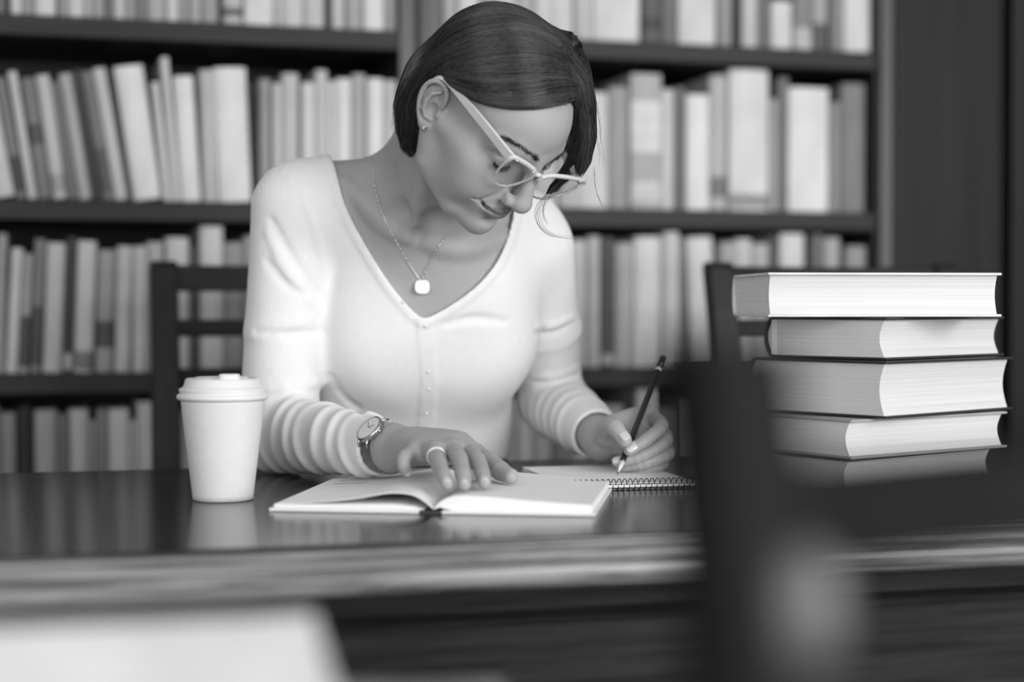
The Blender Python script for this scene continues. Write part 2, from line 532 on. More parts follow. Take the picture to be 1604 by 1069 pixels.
# ------------------------------------------------------------------ chairs
def chair(loc, rz, label, width=0.42, H=1.012, lean=0.085, post=0.042, rails=((0.0, 0.040), (0.082, 0.026), (0.155, 0.026)), group='ladder-back library chairs', m=None):
    """local y+ is behind the sitter's back; the sitter faces local -y"""
    m = m or M_CHAIR
    r = empty('wooden_chair', loc, rz, label, 'chair', group)

    def yback(z):
        t = max(0.0, (z - 0.46) / (H - 0.46))
        return lean * (0.25 * t + 0.75 * t * t) + 0.05 * max(0, (0.46 - z) / 0.46) ** 1.5

    zs = [0.0, 0.12, 0.25, 0.38, 0.46, 0.56, 0.66, 0.76, 0.86, 0.94, H - 0.012, H]
    for s in (-1, 1):
        V, F = [], []
        for i, z in enumerate(zs):
            w = post * (0.8 + 0.2 * min(1, z / 0.6)) * (0.93 if i == len(zs) - 1 else 1)
            dd = 0.03 * (0.9 if i == len(zs) - 1 else 1)
            x = s * (width / 2 - post / 2)
            y = yback(z)
            V += [(x - w / 2, y - dd / 2, z), (x + w / 2, y - dd / 2, z), (x + w / 2, y + dd / 2, z), (x - w / 2, y + dd / 2, z)]
        for i in range(len(zs) - 1):
            for k in range(4):
                l = (k + 1) % 4
                F.append((i * 4 + k, i * 4 + l, i * 4 + 4 + l, i * 4 + 4 + k))
        F += [(3, 2, 1, 0), tuple(range(len(V) - 4, len(V)))]
        mesh_obj('back_post', V, F, m, r, bevel=0.004)
    for dz, hh in rails:
        z1 = H - 0.006 - dz
        V, F = [], []
        n = 9
        for i in range(n):
            t = i / (n - 1)
            x = (t - 0.5) * (width - 2 * post + 0.012)
            bow = 0.018 * (1 - (2 * t - 1) ** 2)
            for z in (z1 - hh, z1):
                y = yback(z) + bow
                V += [(x, y - 0.009, z), (x, y + 0.009, z)]
        for i in range(n - 1):
            a, b = i * 4, i * 4 + 4
            F += [(a, b, b + 2, a + 2), (b + 1, a + 1, a + 3, b + 3), (a + 2, b + 2, b + 3, a + 3), (b, a, a + 1, b + 1)]
        F += [(0, 2, 3, 1), (n * 4 - 4, n * 4 - 3, n * 4 - 1, n * 4 - 2)]
        mesh_obj('back_rail', V, F, m, r, bevel=0.003)
    V, F = prism([(-0.40, 0.435), (-0.405, 0.452), (-0.395, 0.465), (-0.02, 0.455), (-0.018, 0.435)], -width / 2 - 0.008, width / 2 + 0.008)
    mesh_obj('seat', V, F, m, r, bevel=0.006)
    for s in (-1, 1):
        v, f = box(s * (width / 2 - 0.02) - 0.018, s * (width / 2 - 0.02) + 0.018, -0.385, -0.349, 0, 0.4345)
        mesh_obj('front_leg', v, f, m, r, bevel=0.003)
        v, f = box(s * (width / 2 - 0.022) - 0.009, s * (width / 2 - 0.022) + 0.009, -0.348, 0.0, 0.2, 0.23)
        mesh_obj('stretcher', v, f, m, r, bevel=0.002)
    return r


def chair_at(px, py, d, rz, label, **k):
    """put the chair so that the top of its left back post is at a photo pixel"""
    p = W(px, py, d)
    w, ln = k.get('width', 0.42), k.get('lean', 0.085)
    post = k.get('post', 0.042)
    c, s = math.cos(rz), math.sin(rz)
    lx, ly = -(w / 2 - post / 2), ln
    return chair((p[0] - (lx * c - ly * s), p[1] - (lx * s + ly * c), 0), rz, label, H=float(p[2]), **k)


chair_at(256, 409, 2.50, TABLE_YAW, 'dark wooden ladder-back chair the woman sits on', width=0.50)
chair_at(1124, 411, 2.50, TABLE_YAW, 'empty dark wooden chair behind the stack of thick books')
chair_at(1148, 700, 0.50, TABLE_YAW + 0.25, 'blurred dark chair back close to the camera at the lower right', width=0.40,
         rails=((0.0, 0.034), (0.14, 0.03)), lean=0.045, post=0.036, m=wood('near chair wood', 9, 16, rough=0.6, axis=2, scale=5, spec=0.1))
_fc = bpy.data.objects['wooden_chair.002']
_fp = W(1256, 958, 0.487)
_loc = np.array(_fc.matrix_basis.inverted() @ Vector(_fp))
V, F = lathe([(0.0005, -0.020), (0.007, -0.018), (0.0115, -0.012), (0.013, 0.0), (0.0115, 0.012), (0.007, 0.018), (0.0005, 0.020)], 24)  # added bulge: its pale tone imitates a patch of light on the post
mesh_obj('lit_patch_boss', [tuple(np.array(v) + _loc) for v in V], F, wood('lit patch wood', 76, 90, rough=0.35, axis=2), _fc, smooth=True, label='added paler bulge imitating a patch of light on the chair post')

# ------------------------------------------------------------------ white books in the near foreground, on a second table
near = empty('near_table', (-0.55, 0.66, 0), 0.06, 'dark table in the near foreground carrying white books', 'table')
v, f = box(-0.75, 0.56, -0.24, 0.20, 0.72, 0.745)
mesh_obj('table_top', v, f, M_TABLE, near, bevel=0.004)
for sx in (-0.7, 0.50):
    for sy in (-0.2, 0.14):
        v, f = box(sx, sx + 0.05, sy, sy + 0.05, 0, 0.7195)
        mesh_obj('leg', v, f, M_APRON, near, bevel=0.003)

# ================================================================== BOOKS AND THINGS ON THE TABLE
def pages_mat(name, v, axis_scale=(2, 2, 700), amt=0.10, bump=0.25):
    return mat(name, v, 0.8, 0.15, amt, 1.0, axis_scale, bump)


def thick_book(loc, rz, Wd, L, T, label, cover_v, page_v, name='thick_book', group='thick books stacked on the table', tail=None, spine_light=False):
    """lying book: local x along the fore-edge (L), local y from fore-edge to spine (Wd); origin = near fore-edge corner"""
    r = empty(name, loc, rz, label, 'book', group)
    mc = mat(f'hardcover {cover_v}', cover_v, 0.4, 0.4, 0.1, 30)
    bt = 0.0028
    ov = 0.0035
    for z0 in (0.0, T - bt):
        v, f = box(-ov, L + ov, -ov, Wd - 0.004, z0, z0 + bt)
        mesh_obj('cover_board', v, f, mc, r, bevel=0.0008)
    # rounded spine
    prof_o, prof_i = [], []
    for k in range(9):
        a = -math.pi / 2 + math.pi * k / 8
        prof_o.append((Wd - 0.006 + 0.011 * math.cos(a), T / 2 + T / 2 * math.sin(a)))
        prof_i.append((Wd - 0.006 + 0.0085 * math.cos(a), T / 2 + (T / 2 - bt * 0.9) * math.sin(a)))
    n = 9
    V = [(-ov, y, z) for y, z in prof_o] + [(-ov, y, z) for y, z in prof_i] + [(L + ov, y, z) for y, z in prof_o] + [(L + ov, y, z) for y, z in prof_i]
    F = []
    for k in range(n - 1):
        F += [(k, k + 1, n + k + 1, n + k), (2 * n + k + 1, 2 * n + k, 3 * n + k, 3 * n + k + 1), (k + 1, k, 2 * n + k, 2 * n + k + 1), (n + k, n + k + 1, 3 * n + k + 1, 3 * n + k)]
    F += [(0, n, 3 * n, 2 * n), (n - 1, 3 * n - 1, 4 * n - 1, 2 * n - 1)]
    mesh_obj('spine', V, F, mc, r, smooth=False)
    # page block with a hollow fore-edge
    m = 10
    V = []
    for x in (0.0, L):
        for k in range(m + 1):
            z = bt + (T - 2 * bt) * k / m
            V.append((x, 0.002 + 0.006 * math.sin(math.pi * k / m), z))
        for k in range(m, -1, -1):
            z = bt + (T - 2 * bt) * k / m
            V.append((x, Wd - 0.0055 + 0.0075 * math.sin(math.pi * k / m) ** 0.8, z))
    q = 2 * (m + 1)
    F = [(i, q + i, q + (i + 1) % q, (i + 1) % q) for i in range(q)]
    F += [tuple(range(q)), tuple(range(2 * q - 1, q - 1, -1))]
    mesh_obj('page_block', V, F, pages_mat(f'book page edges {page_v}', page_v), r)
    # slim band of endpaper showing below the top board
    if spine_light:
        v, f = box(-0.0008, -0.0003, Wd - 0.010, Wd - 0.003, bt, T - bt)
        mesh_obj('headband', v, f, mat('cream headband', 225, 0.7), r)
    return r


def stack_book(px, d, z, rz_deg, Wd, L, T, *a, **k):
    x = (px - CX) / FPX * d
    return thick_book((x, d, z), math.radians(rz_deg), Wd, L, T, *a, **k)


_z = TABLE_Z
for px, d, th, Wd, L, T, cv, pv, lab in (
        (1332, 1.735, 38, 0.18, 0.243, 0.037, 60, 205, 'thick hardback book at the very bottom of the stack'),
        (1334, 1.725, 35, 0.18, 0.243, 0.041, 150, 210, 'thick hardback with pale cover, second from the bottom of the stack'),
        (1388, 1.728, 42, 0.179, 0.236, 0.060, 34, 196, 'thickest black-covered hardback in the middle of the stack'),
        (1388, 1.745, 45, 0.150, 0.240, 0.045, 36, 196, 'black-covered hardback directly under the topmost book of the stack'),
        (1207, 1.755, 5, 0.165, 0.247, 0.047, 200, 204, 'thick pale-covered book lying on top of the stack')):
    stack_book(px, d, _z + 0.0003, th, Wd, L, T, lab, cv, pv, spine_light=(T == 0.045))
    _z += T + 0.0006

# white books in the near foreground
thick_book((-0.352, 0.615, 0.7452), math.radians(13), 0.16, 0.28, 0.0245, 'lower white book lying flat in the blurred near left foreground', 225, 235, group='white foreground books')
_wb = thick_book((-0.333, 0.497, 0.7462), math.radians(13), 0.20, 0.29, 0.020, 'upper white book tilted towards the camera in the blurred near left foreground', 236, 240, group='white foreground books')
_wb.rotation_euler = (math.radians(12.5), 0, math.radians(13))

# ------------------------------------------------------------------ paper cup
_c = WZ(349.5, 783, TABLE_Z)
cup = empty('paper_cup', (_c[0], _c[1], TABLE_Z + 0.0002), 0, 'white takeaway paper coffee cup with plastic lid beside the open book', 'cup')
M_PAPER = mat('white cup paper', 204, 0.55, 0.3, 0.02, 80)
M_LID = mat('white lid plastic', 208, 0.35, 0.45, 0.015, 30)
S = _c[1] / FPX
bot, top = 47 * S, 65.5 * S
hcup = 158 * S
prof = [(bot - 0.003, 0.004), (bot - 0.002, 0.0), (bot, 0.0006), (bot + 0.0005, 0.006), (top - 0.0006, hcup - 0.004), (top, hcup)]
V, F = lathe([(r, z) for r, z in prof], 64)
mesh_obj('cup_body', V, F, M_PAPER, cup, smooth=True, bevel=0)
lr = 71.5 * S
V, F = lathe([(top - 0.0008, hcup - 0.0005), (lr - 0.0022, hcup - 0.0008), (lr - 0.0003, hcup + 0.0008), (lr, hcup + 0.003), (lr - 0.0012, hcup + 0.0052), (lr - 0.003, hcup + 0.0058),
              (lr - 0.0032, hcup + 0.0075), (lr - 0.0022, hcup + 0.0088), (lr - 0.0028, hcup + 0.0108), (lr - 0.0062, hcup + 0.0122), (lr - 0.0072, hcup + 0.014), (lr - 0.0088, hcup + 0.0195),
              (lr - 0.0100, hcup + 0.0212), (lr - 0.0130, hcup + 0.0212), (lr - 0.0150, hcup + 0.0195), (lr - 0.030, hcup + 0.0188)], 64)
lid = mesh_obj('lid', V, F, M_LID, cup, smooth=True)
# sip spout: a raised block on the rim of the lid, and the raised crescent beside it
V, F = [], []
ring = []
for z, k in ((0.017, 1.0), (0.0245, 0.93), (0.0262, 0.86), (0.0265, 0.6)):
    for i in range(24):
        a = 2 * math.pi * i / 24
        ca, sa = math.cos(a), math.sin(a)
        x = (abs(ca) ** 0.6) * math.copysign(1, ca) * 0.0112 * k
        y = (abs(sa) ** 0.6) * math.copysign(1, sa) * 0.0085 * k
        V.append((x + 0.011, y - 0.024, hcup + z))
for j in range(3):
    for i in range(24):
        k = (i + 1) % 24
        F.append((j * 24 + i, j * 24 + k, (j + 1) * 24 + k, (j + 1) * 24 + i))
F.append(tuple(range(72, 96)))
mesh_obj('sip_spout', V, F, M_LID, lid, smooth=True)
V, F = [], []
for z, k in ((0.0185, 1.0), (0.0225, 0.85), (0.0228, 0.5)):
    for i in range(32):
        a = 2 * math.pi * i / 32
        V.append((0.030 * k * math.cos(a) - 0.002, 0.024 * k * math.sin(a) + 0.004, hcup + z))
for j in range(2):
    for i in range(32):
        k = (i + 1) % 32
        F.append((j * 32 + i, j * 32 + k, (j + 1) * 32 + k, (j + 1) * 32 + i))
F.append(tuple(range(64, 96)))
mesh_obj('raised_dome', V, F, M_LID, lid, smooth=True)

# ------------------------------------------------------------------ open book
BK_YAW = math.radians(-7.5)
_p = WZ(672, 806, TABLE_Z)
obook = empty('open_book', (_p[0], _p[1], TABLE_Z + 0.0003), BK_YAW, 'open hardback book with blank-looking white pages under the woman\'s hand', 'book')
M_COVER = mat('open book white cover', 222, 0.5, 0.35, 0.03, 40)
M_PAGE = mat('open book paper', 230, 0.8, 0.15, 0.025, 30)
M_PEDGE = mat('open book page edges', 222, 0.85, 0.1, 0.12, 1.0, (2, 2, 900), 0.3)
HB = 0.240
for a, b, nm in ((-0.156, -0.010, 'cover_board'), (0.012, 0.158, 'cover_board')):
    v, f = box(a, b, 0.0, HB, 0.0, 0.0030)
    mesh_obj(nm, v, f, M_COVER, obook, bevel=0.0008)
V, F = prism([(-0.0098, 0.0002), (-0.0098, 0.0022), (0.0, 0.0016), (0.0118, 0.0022), (0.0118, 0.0002)], 0.001, HB - 0.001)
V = [(y, x, z) for x, y, z in V]
F = [q[::-1] for q in F]
mesh_obj('spine', V, F, mat('open book spine lining', 70, 0.7), obook)


def sheet(prof_top, prof_bot, y0, y1, name, m, smooth=True):
    n = len(prof_top)
    ny = 2
    V = []
    for y in (y0, y1):
        V += [(x, y, z) for x, z in prof_top] + [(x, y, z) for x, z in prof_bot]
    F = []
    q = 2 * n
    for i in range(n - 1):
        F.append((i, i + 1, q + i + 1, q + i))
        F.append((n + i + 1, n + i, q + n + i, q + n + i + 1))
        F.append((n + i, n + i + 1, i + 1, i))
        F.append((q + i, q + i + 1, q + n + i + 1, q + n + i))
    F.append((0, q, q + n, n))
    F.append((n - 1, 2 * n - 1, q + 2 * n - 1, q + n - 1))
    return mesh_obj(name, V, F, m, obook, bevel=0)


ovb = 0.004
xs = np.linspace(0, 1, 26)
# left page block, low and flat
xl = -0.152 + (0.152 - 0.006) * xs
topl = np.interp(xs, [0, 0.6, 0.8, 0.93, 1], [0.0065, 0.0080, 0.0085, 0.0065, 0.0035])
sheet(list(zip(xl, topl)), list(zip(xl, np.full(26, 0.0031))), ovb, HB - ovb, 'left_page_block', M_PEDGE)
# loose left leaves arching over to the gutter
arch = spline([(-0.150, 0.0072), (-0.105, 0.0098), (-0.07, 0.0140), (-0.040, 0.0195), (-0.018, 0.0185), (-0.005, 0.0120), (0.0035, 0.0050)], 30)
arch_b = arch.copy()
arch_b[:, 1] -= np.interp(np.linspace(0, 1, 30), [0, 0.5, 1], [0.0006, 0.0012, 0.0012])
sheet(list(map(tuple, arch)), list(map(tuple, arch_b)), ovb, HB - ovb, 'raised_leaves', M_PAGE)
# right page block
xr = spline([(0.0042, 0.0050), (0.012, 0.0125), (0.026, 0.0170), (0.05, 0.0170), (0.09, 0.0140), (0.13, 0.0115), (0.154, 0.0105)], 30)
xb = xr.copy()
xb[:, 1] = np.interp(np.linspace(0, 1, 30), [0, 0.12, 0.3, 1], [0.0038, 0.0060, 0.0031, 0.0031])
sheet(list(map(tuple, xr)), list(map(tuple, xb)), ovb, HB - ovb, 'right_page_block', M_PAGE)
# printed paragraph and margin rule: faint, too soft to read
M_INK = mat('faint grey print', 205, 0.85, 0.1, 0.06, 300, (1, 8, 1))


def print_block(x0, x1, y0, y1, surf):
    n = 8
    V = []
    for k in range(n + 1):
        x = x0 + (x1 - x0) * k / n
        z = np.interp(x, surf[:, 0], surf[:, 1]) + 0.00025
        V += [(x, y0, z), (x, y1, z)]
    F = [(2 * k, 2 * k + 2, 2 * k + 3, 2 * k + 1) for k in range(n)]
    mesh_obj('print_block', V, F, M_INK, obook)


print_block(-0.135, -0.06, 0.195, 0.218, arch)
print_block(-0.135, -0.10, 0.170, 0.182, arch)

# ------------------------------------------------------------------ spiral notebook
_p = WZ(886, 763, TABLE_Z + 0.006)
NB_YAW = math.radians(13.0)
NBW, NBL = 0.149, 0.205
note = empty('spiral_notebook', (_p[0], _p[1], TABLE_Z + 0.0003), NB_YAW, 'small spiral-bound notebook with blank white page under the writing hand', 'notebook')


def shear_box(x0, x1, y0, y1, z0, z1, k=0.20):
    v, f = box(x0, x1, y0, y1, z0, z1)
    return [(x - k * 0 * y, y, z) for x, y, z in v], f


NB_ROT = math.radians(10)
for z0, z1, m_, nm, g in ((0.0, 0.0012, mat('notebook board', 150, 0.7), 'back_cover', 0.0), (0.0018, 0.0056, mat('notebook page edges', 228, 0.85, 0.1, 0.1, 1, (2, 2, 900), 0.3), 'page_block', 0.0015),
                          (0.0066, 0.0074, mat('notebook page', 228, 0.8, 0.12, 0.015, 30), 'top_page', 0.001)):
    v, f = box(g, NBW - g, 0.006, NBL - g, z0, z1)
    mesh_obj(nm, v, f, m_, note, bevel=0.0003)
P = []
npr = 24
M_WIRE = mat('black binding wire', 46, 0.3, 0.6, 0.05, 30, metal=0.6)
V, F = [], []
for i in range(npr):
    x = 0.004 + (NBW - 0.008) * i / (npr - 1)
    ring = [(x + 0.0016 * math.sin(a * 0.5), 0.0065 + 0.0062 * math.cos(a) - 0.003, 0.0062 + 0.0060 * math.sin(a)) for a in np.linspace(-math.pi, math.pi, 18)]
    a_, b_ = tube(ring, 0.00055, 5)
    V, F = join((V, F), (a_, b_))
rail = [(x, -0.0012, 0.0030) for x in np.linspace(0.002, NBW - 0.002, 4)]
V, F = join((V, F), tube(rail, 0.0006, 5))
mesh_obj('spiral_binding', V, F, M_WIRE, note, smooth=True)

# ================================================================== SCULPTING WITH SIGNED DISTANCES
class Vol:
    def __init__(s, lo, hi, h, pad=0.0):
        s.pad = pad
        s.lo, s.h = np.asarray(lo, float), h
        s.n = np.ceil((np.asarray(hi) - s.lo) / h).astype(int) + 1
        s.ax = [(s.lo[i] + h * np.arange(s.n[i])).astype(np.float32) for i in range(3)]
        s.d = np.full(tuple(s.n), 0.5, np.float32)

    def sub(s, lo, hi):
        sl = []
        for i in range(3):
            a = max(0, int(math.floor((lo[i] - s.lo[i]) / s.h)))
            b = min(s.n[i], int(math.ceil((hi[i] - s.lo[i]) / s.h)) + 1)
            if b <= a:
                return None, None
            sl.append(slice(a, b))
        return tuple(sl), (s.ax[0][sl[0]][:, None, None], s.ax[1][sl[1]][None, :, None], s.ax[2][sl[2]][None, None, :])

    def add(s, p, k=0.0, inflate=0.0):
        m = max(k, s.pad) + abs(inflate) + 2 * s.h
        sl, X = s.sub(p.lo - m, p.hi + m)
        if sl is None:
            return
        b = p.f(*X) - inflate
        a = s.d[sl]
        s.d[sl] = smin(a, b, k)

    def cut(s, p, k=0.0):
        m = k + 2 * s.h
        sl, X = s.sub(p.lo - m, p.hi + m)
        if sl is None:
            return
        b = -p.f(*X)
        a = s.d[sl]
        s.d[sl] = -smin(-a, -b, k)

    def mesh(s):
        return surface_nets(s.d, s.lo, s.h)


def smin(a, b, k):
    if k <= 0:
        return np.minimum(a, b)
    h = np.maximum(k - np.abs(a - b), 0) / k
    return np.minimum(a, b) - h * h * (k * 0.25)


class Prim:
    def __init__(s, f, lo, hi):
        s.f, s.lo, s.hi = f, np.asarray(lo, float), np.asarray(hi, float)


def ELL(c, r, R=None):
    """ellipsoid, centre c, radii r, axes = columns of R"""
    c = np.asarray(c, float)
    r = np.asarray(r, float) * np.ones(3)
    R = np.eye(3) if R is None else np.asarray(R, float)
    e = np.sqrt(((R * r[None, :]) ** 2).sum(1))

    def f(X, Y, Z):
        dx, dy, dz = X - c[0], Y - c[1], Z - c[2]
        k0 = k1 = 0
        for i in range(3):
            q = (dx * R[0, i] + dy * R[1, i] + dz * R[2, i]) / r[i]
            k0 = k0 + q * q
            k1 = k1 + (q / r[i]) ** 2
        k0 = np.sqrt(k0)
        return (k0 * (k0 - 1) / (np.sqrt(k1) + 1e-9)).astype(np.float32)
    return Prim(f, c - e, c + e)


def CAP(a, b, ra, rb=None):
    """tapered capsule"""
    a, b = np.asarray(a, float), np.asarray(b, float)
    rb = ra if rb is None else rb
    ab = b - a
    L = ab @ ab + 1e-12
    rm = max(ra, rb)

    def f(X, Y, Z):
        dx, dy, dz = X - a[0], Y - a[1], Z - a[2]
        t = np.clip((dx * ab[0] + dy * ab[1] + dz * ab[2]) / L, 0, 1)
        return (np.sqrt((dx - t * ab[0]) ** 2 + (dy - t * ab[1]) ** 2 + (dz - t * ab[2]) ** 2) - (ra + (rb - ra) * t)).astype(np.float32)
    return Prim(f, np.minimum(a, b) - rm, np.maximum(a, b) + rm)


def CHAIN(P, R, k=0.0):
    ps = [CAP(P[i], P[i + 1], R[i], R[i + 1]) for i in range(len(P) - 1)]

    def f(X, Y, Z):
        d = ps[0].f(X, Y, Z)
        for p in ps[1:]:
            d = smin(d, p.f(X, Y, Z), k)
        return d
    return Prim(f, np.min([p.lo for p in ps], 0), np.max([p.hi for p in ps], 0))


def surface_nets(d, lo, h):
    ins = d < 0
    nx, ny, nz = d.shape
    c = np.zeros((nx - 1, ny - 1, nz - 1), np.int8)
    for i in (0, 1):
        for j in (0, 1):
            for k in (0, 1):
                c += ins[i:nx - 1 + i, j:ny - 1 + j, k:nz - 1 + k]
    act = np.nonzero((c > 0) & (c < 8))
    idx = np.full(c.shape, -1, np.int32)
    n = len(act[0])
    idx[act] = np.arange(n)
    del c
    P = np.zeros((n, 3), np.float32)
    cnt = np.zeros(n, np.float32)
    I, J, K = act
    corner = {}
    for i in (0, 1):
        for j in (0, 1):
            for k in (0, 1):
                corner[(i, j, k)] = d[I + i, J + j, K + k]
    for ax in range(3):
        for o1 in (0, 1):
            for o2 in (0, 1):
                a = [0, 0, 0]
                oth = [q for q in range(3) if q != ax]
                a[oth[0]], a[oth[1]] = o1, o2
                b = list(a)
                b[ax] = 1
                da, db = corner[tuple(a)], corner[tuple(b)]
                m = (da < 0) != (db < 0)
                t = da[m] / (da[m] - db[m])
                q = np.zeros((m.sum(), 3), np.float32)
                q[:, ax] = t
                q[:, oth[0]], q[:, oth[1]] = o1, o2
                P[m] += q
                cnt[m] += 1
    P /= cnt[:, None]
    P += np.stack(act, 1)
    V = P * h + np.asarray(lo, np.float32)
    F = []
    for ax in range(3):
        s0 = [slice(None)] * 3
        s1 = [slice(None)] * 3
        s0[ax], s1[ax] = slice(0, -1), slice(1, None)
        a, b = ins[tuple(s0)], ins[tuple(s1)]
        e = np.nonzero(a != b)
        e = np.stack(e, 1)
        o = [q for q in range(3) if q != ax]
        ok = (e[:, o[0]] > 0) & (e[:, o[1]] > 0) & (e[:, o[0]] < d.shape[o[0]] - 1) & (e[:, o[1]] < d.shape[o[1]] - 1)
        e = e[ok]
        flip = a[tuple(e.T)]
        qs = []
        for u, v in ((0, 0), (1, 0), (1, 1), (0, 1)):
            t = e.copy()
            t[:, o[0]] -= u
            t[:, o[1]] -= v
            qs.append(idx[tuple(t.T)])
        q = np.stack(qs, 1)
        if ax == 1:
            flip = ~flip
        q[~flip] = q[~flip][:, ::-1]
        F.append(q)
    return V, np.concatenate(F)


def np_mesh(name, V, F, material, parent=None, smooth=True, colors=None, attrs=None, **props):
    """fast mesh from numpy quads or triangles"""
    me = bpy.data.meshes.new(name)
    V = np.ascontiguousarray(V, np.float32)
    F = np.ascontiguousarray(F, np.int32)
    k = F.shape[1]
    me.vertices.add(len(V))
    me.vertices.foreach_set('co', V.ravel())
    me.loops.add(F.size)
    me.loops.foreach_set('vertex_index', F.ravel())
    me.polygons.add(len(F))
    me.polygons.foreach_set('loop_start', np.arange(0, F.size, k, dtype=np.int32))
    me.polygons.foreach_set('loop_total', np.full(len(F), k, np.int32))
    me.update(calc_edges=True)
    me.validate()
    if smooth:
        me.shade_smooth()
    for nm, arr in (attrs or {}).items():
        at = me.attributes.new(nm, 'FLOAT', 'POINT')
        at.data.foreach_set('value', np.ascontiguousarray(arr, np.float32))
    me.materials.append(material)
    o = bpy.data.objects.new(name, me)
    COL.objects.link(o)
    if parent is not None:
        o.parent = parent
        o.matrix_parent_inverse = parent.matrix_basis.inverted() if parent.parent is None else Matrix.Identity(4)
    for kk, v in props.items():
        o[kk] = v
    return o


def relax(V, F, it=1, lam=0.5):
    """a little Laplacian smoothing over quad edges"""
    for _ in range(it):
        acc = np.zeros_like(V)
        cnt = np.zeros(len(V), np.float32)
        k = F.shape[1]
        for a in range(k):
            i, j = F[:, a], F[:, (a + 1) % k]
            for ax in range(3):
                acc[:, ax] += np.bincount(i, V[j, ax], len(V)) + np.bincount(j, V[i, ax], len(V))
            cnt += np.bincount(i, minlength=len(V)) + np.bincount(j, minlength=len(V))
        V = V + lam * (acc / np.maximum(cnt, 1)[:, None] - V)
    return V.astype(np.float32)

# ================================================================== THE PERSON
HR = np.array([[-0.66974094, 0.51553523, 0.53448152],
               [-0.73710737, -0.37418406, -0.56272463],
               [-0.09010991, -0.77084999, 0.6306112]])      # columns: her right, forward, up
HT = np.array([-0.03261539, 1.78178806, 0.20468341 + CAMZ])


def H(x, y, z):
    """head-local centimetres -> world"""
    return HR @ (np.array([x, y, z]) * 0.01) + HT


def to_head(V):
    return ((V - HT) @ HR) * 100.0


def hell(c, r, R=None):
    A = HR if R is None else HR @ R
    return ELL(H(*c), np.asarray(r, float) * 0.01 * np.ones(3), A)


def hcap(a, b, ra, rb=None):
    return CAP(H(*a), H(*b), ra * 0.01, (ra if rb is None else rb) * 0.01)


def hchain(P, R, k=0.0):
    return CHAIN([H(*p) for p in P], [r * 0.01 for r in R], k * 0.01)


def rotx(a):
    c, s = math.cos(a), math.sin(a)
    return np.array([[1, 0, 0], [0, c, -s], [0, s, c]])


def rotz(a):
    c, s = math.cos(a), math.sin(a)
    return np.array([[c, -s, 0], [s, c, 0], [0, 0, 1]])


def WC(x, y, z):
    return np.array([x, y, z + CAMZ])


# ---- torso skeleton
S_R = WC(-0.256, 1.955, 0.113)
S_L = WC(0.030, 2.055, 0.074)
E_R = WC(-0.277, 1.960, -0.148)
E_L = WC(0.052, 2.165, -0.125)
W_R = W(615, 703, 1.762)
W_L = W(944, 688, 1.960)
_sh = (S_L - S_R) / np.linalg.norm(S_L - S_R)
_up = np.array([0.02, -0.50, 0.86])
_up = _up - _sh * (_up @ _sh)
_up /= np.linalg.norm(_up)
_fw = np.cross(_up, -_sh)
if _fw[1] > 0:
    _fw = -_fw
TR = np.stack([_sh, _fw, _up], 1)          # columns: her left, forward, up
NOTCH = W(650, 368, 1.900)
C7 = WC(-0.105, 1.985, 0.150)
TORSO = [
    (ELL(WC(-0.108, 2.035, -0.01), (0.132, 0.098, 0.165), TR), 0.0),
    (ELL(WC(-0.136, 2.132, -0.165), (0.130, 0.092, 0.16)), 0.06),
    (ELL(WC(-0.13, 2.27, -0.36), (0.175, 0.135, 0.13)), 0.06),
    (CAP(S_R + np.array([0.02, 0, 0]), S_L - np.array([0.02, 0, 0]), 0.048, 0.046), 0.04),
    (CAP(WC(-0.24, 1.962, 0.120), WC(-0.125, 1.955, 0.128), 0.044, 0.052), 0.03),
    (CAP(WC(0.01, 2.045, 0.095), WC(-0.09, 1.985, 0.125), 0.044, 0.052), 0.03),
    (ELL(W(672, 430, 1.990), (0.085, 0.048, 0.075), TR), 0.05),
    (ELL(W(548, 612, 2.068), (0.060, 0.06, 0.11)), 0.04),
    (ELL(W(588, 522, 1.992), (0.062, 0.060, 0.066)), 0.05),
    (ELL(W(742, 530, 2.040), (0.062, 0.060, 0.066)), 0.05),
]
NK_T = H(0, -2.2, -4.2)
NK_B = WC(-0.108, 1.975, 0.085)
NECK = [
    (CAP(NK_T, NK_B, 0.047, 0.049), 0.045),
    (CAP(H(0, -6.0, -1.0), C7, 0.041, 0.046), 0.04),
]
def hit(vol, px, py, d0, d1, off=0.0):
    """first surface point of a volume along a photo ray"""
    d = np.arange(d0, d1, 0.0006)
    a = W(px, py, 1.0) - np.array([0, 0, CAMZ])
    P = d[:, None] * a[None, :] + np.array([0, 0, CAMZ])
    I = np.round((P - vol.lo) / vol.h).astype(int)
    ok = np.all((I >= 0) & (I < vol.n), 1)
    val = np.full(len(d), 1.0)
    val[ok] = vol.d[tuple(I[ok].T)]
    k = np.nonzero(val < off)[0]
    return P[k[0]] if len(k) else None


# ---- the head
LIP_UP, LIP_LO, EYE = [], [], {}


def lids(s):
    c = H(s * 3.2, 6.85, 1.35)
    ca, sa = math.cos(math.radians(-37)), math.sin(math.radians(-37))
    cb, sb = math.cos(math.radians(-33)), math.sin(math.radians(-33))

    def f(X, Y, Z):
        dx, dy, dz = X - c[0], Y - c[1], Z - c[2]
        lx = dx * HR[0, 0] + dy * HR[1, 0] + dz * HR[2, 0]
        ly = dx * HR[0, 1] + dy * HR[1, 1] + dz * HR[2, 1]
        lz = dx * HR[0, 2] + dy * HR[1, 2] + dz * HR[2, 2]
        r = np.sqrt(lx * lx + ly * ly + lz * lz)
        up = np.maximum(r - 0.0134, (ly * sa - lz * ca))          # above the gaze line
        lo = np.maximum(r - 0.0129, -(ly * sb - lz * cb))
        return smin(up, lo, 0.0008).astype(np.float32)
    return Prim(f, c - 0.014, c + 0.014)


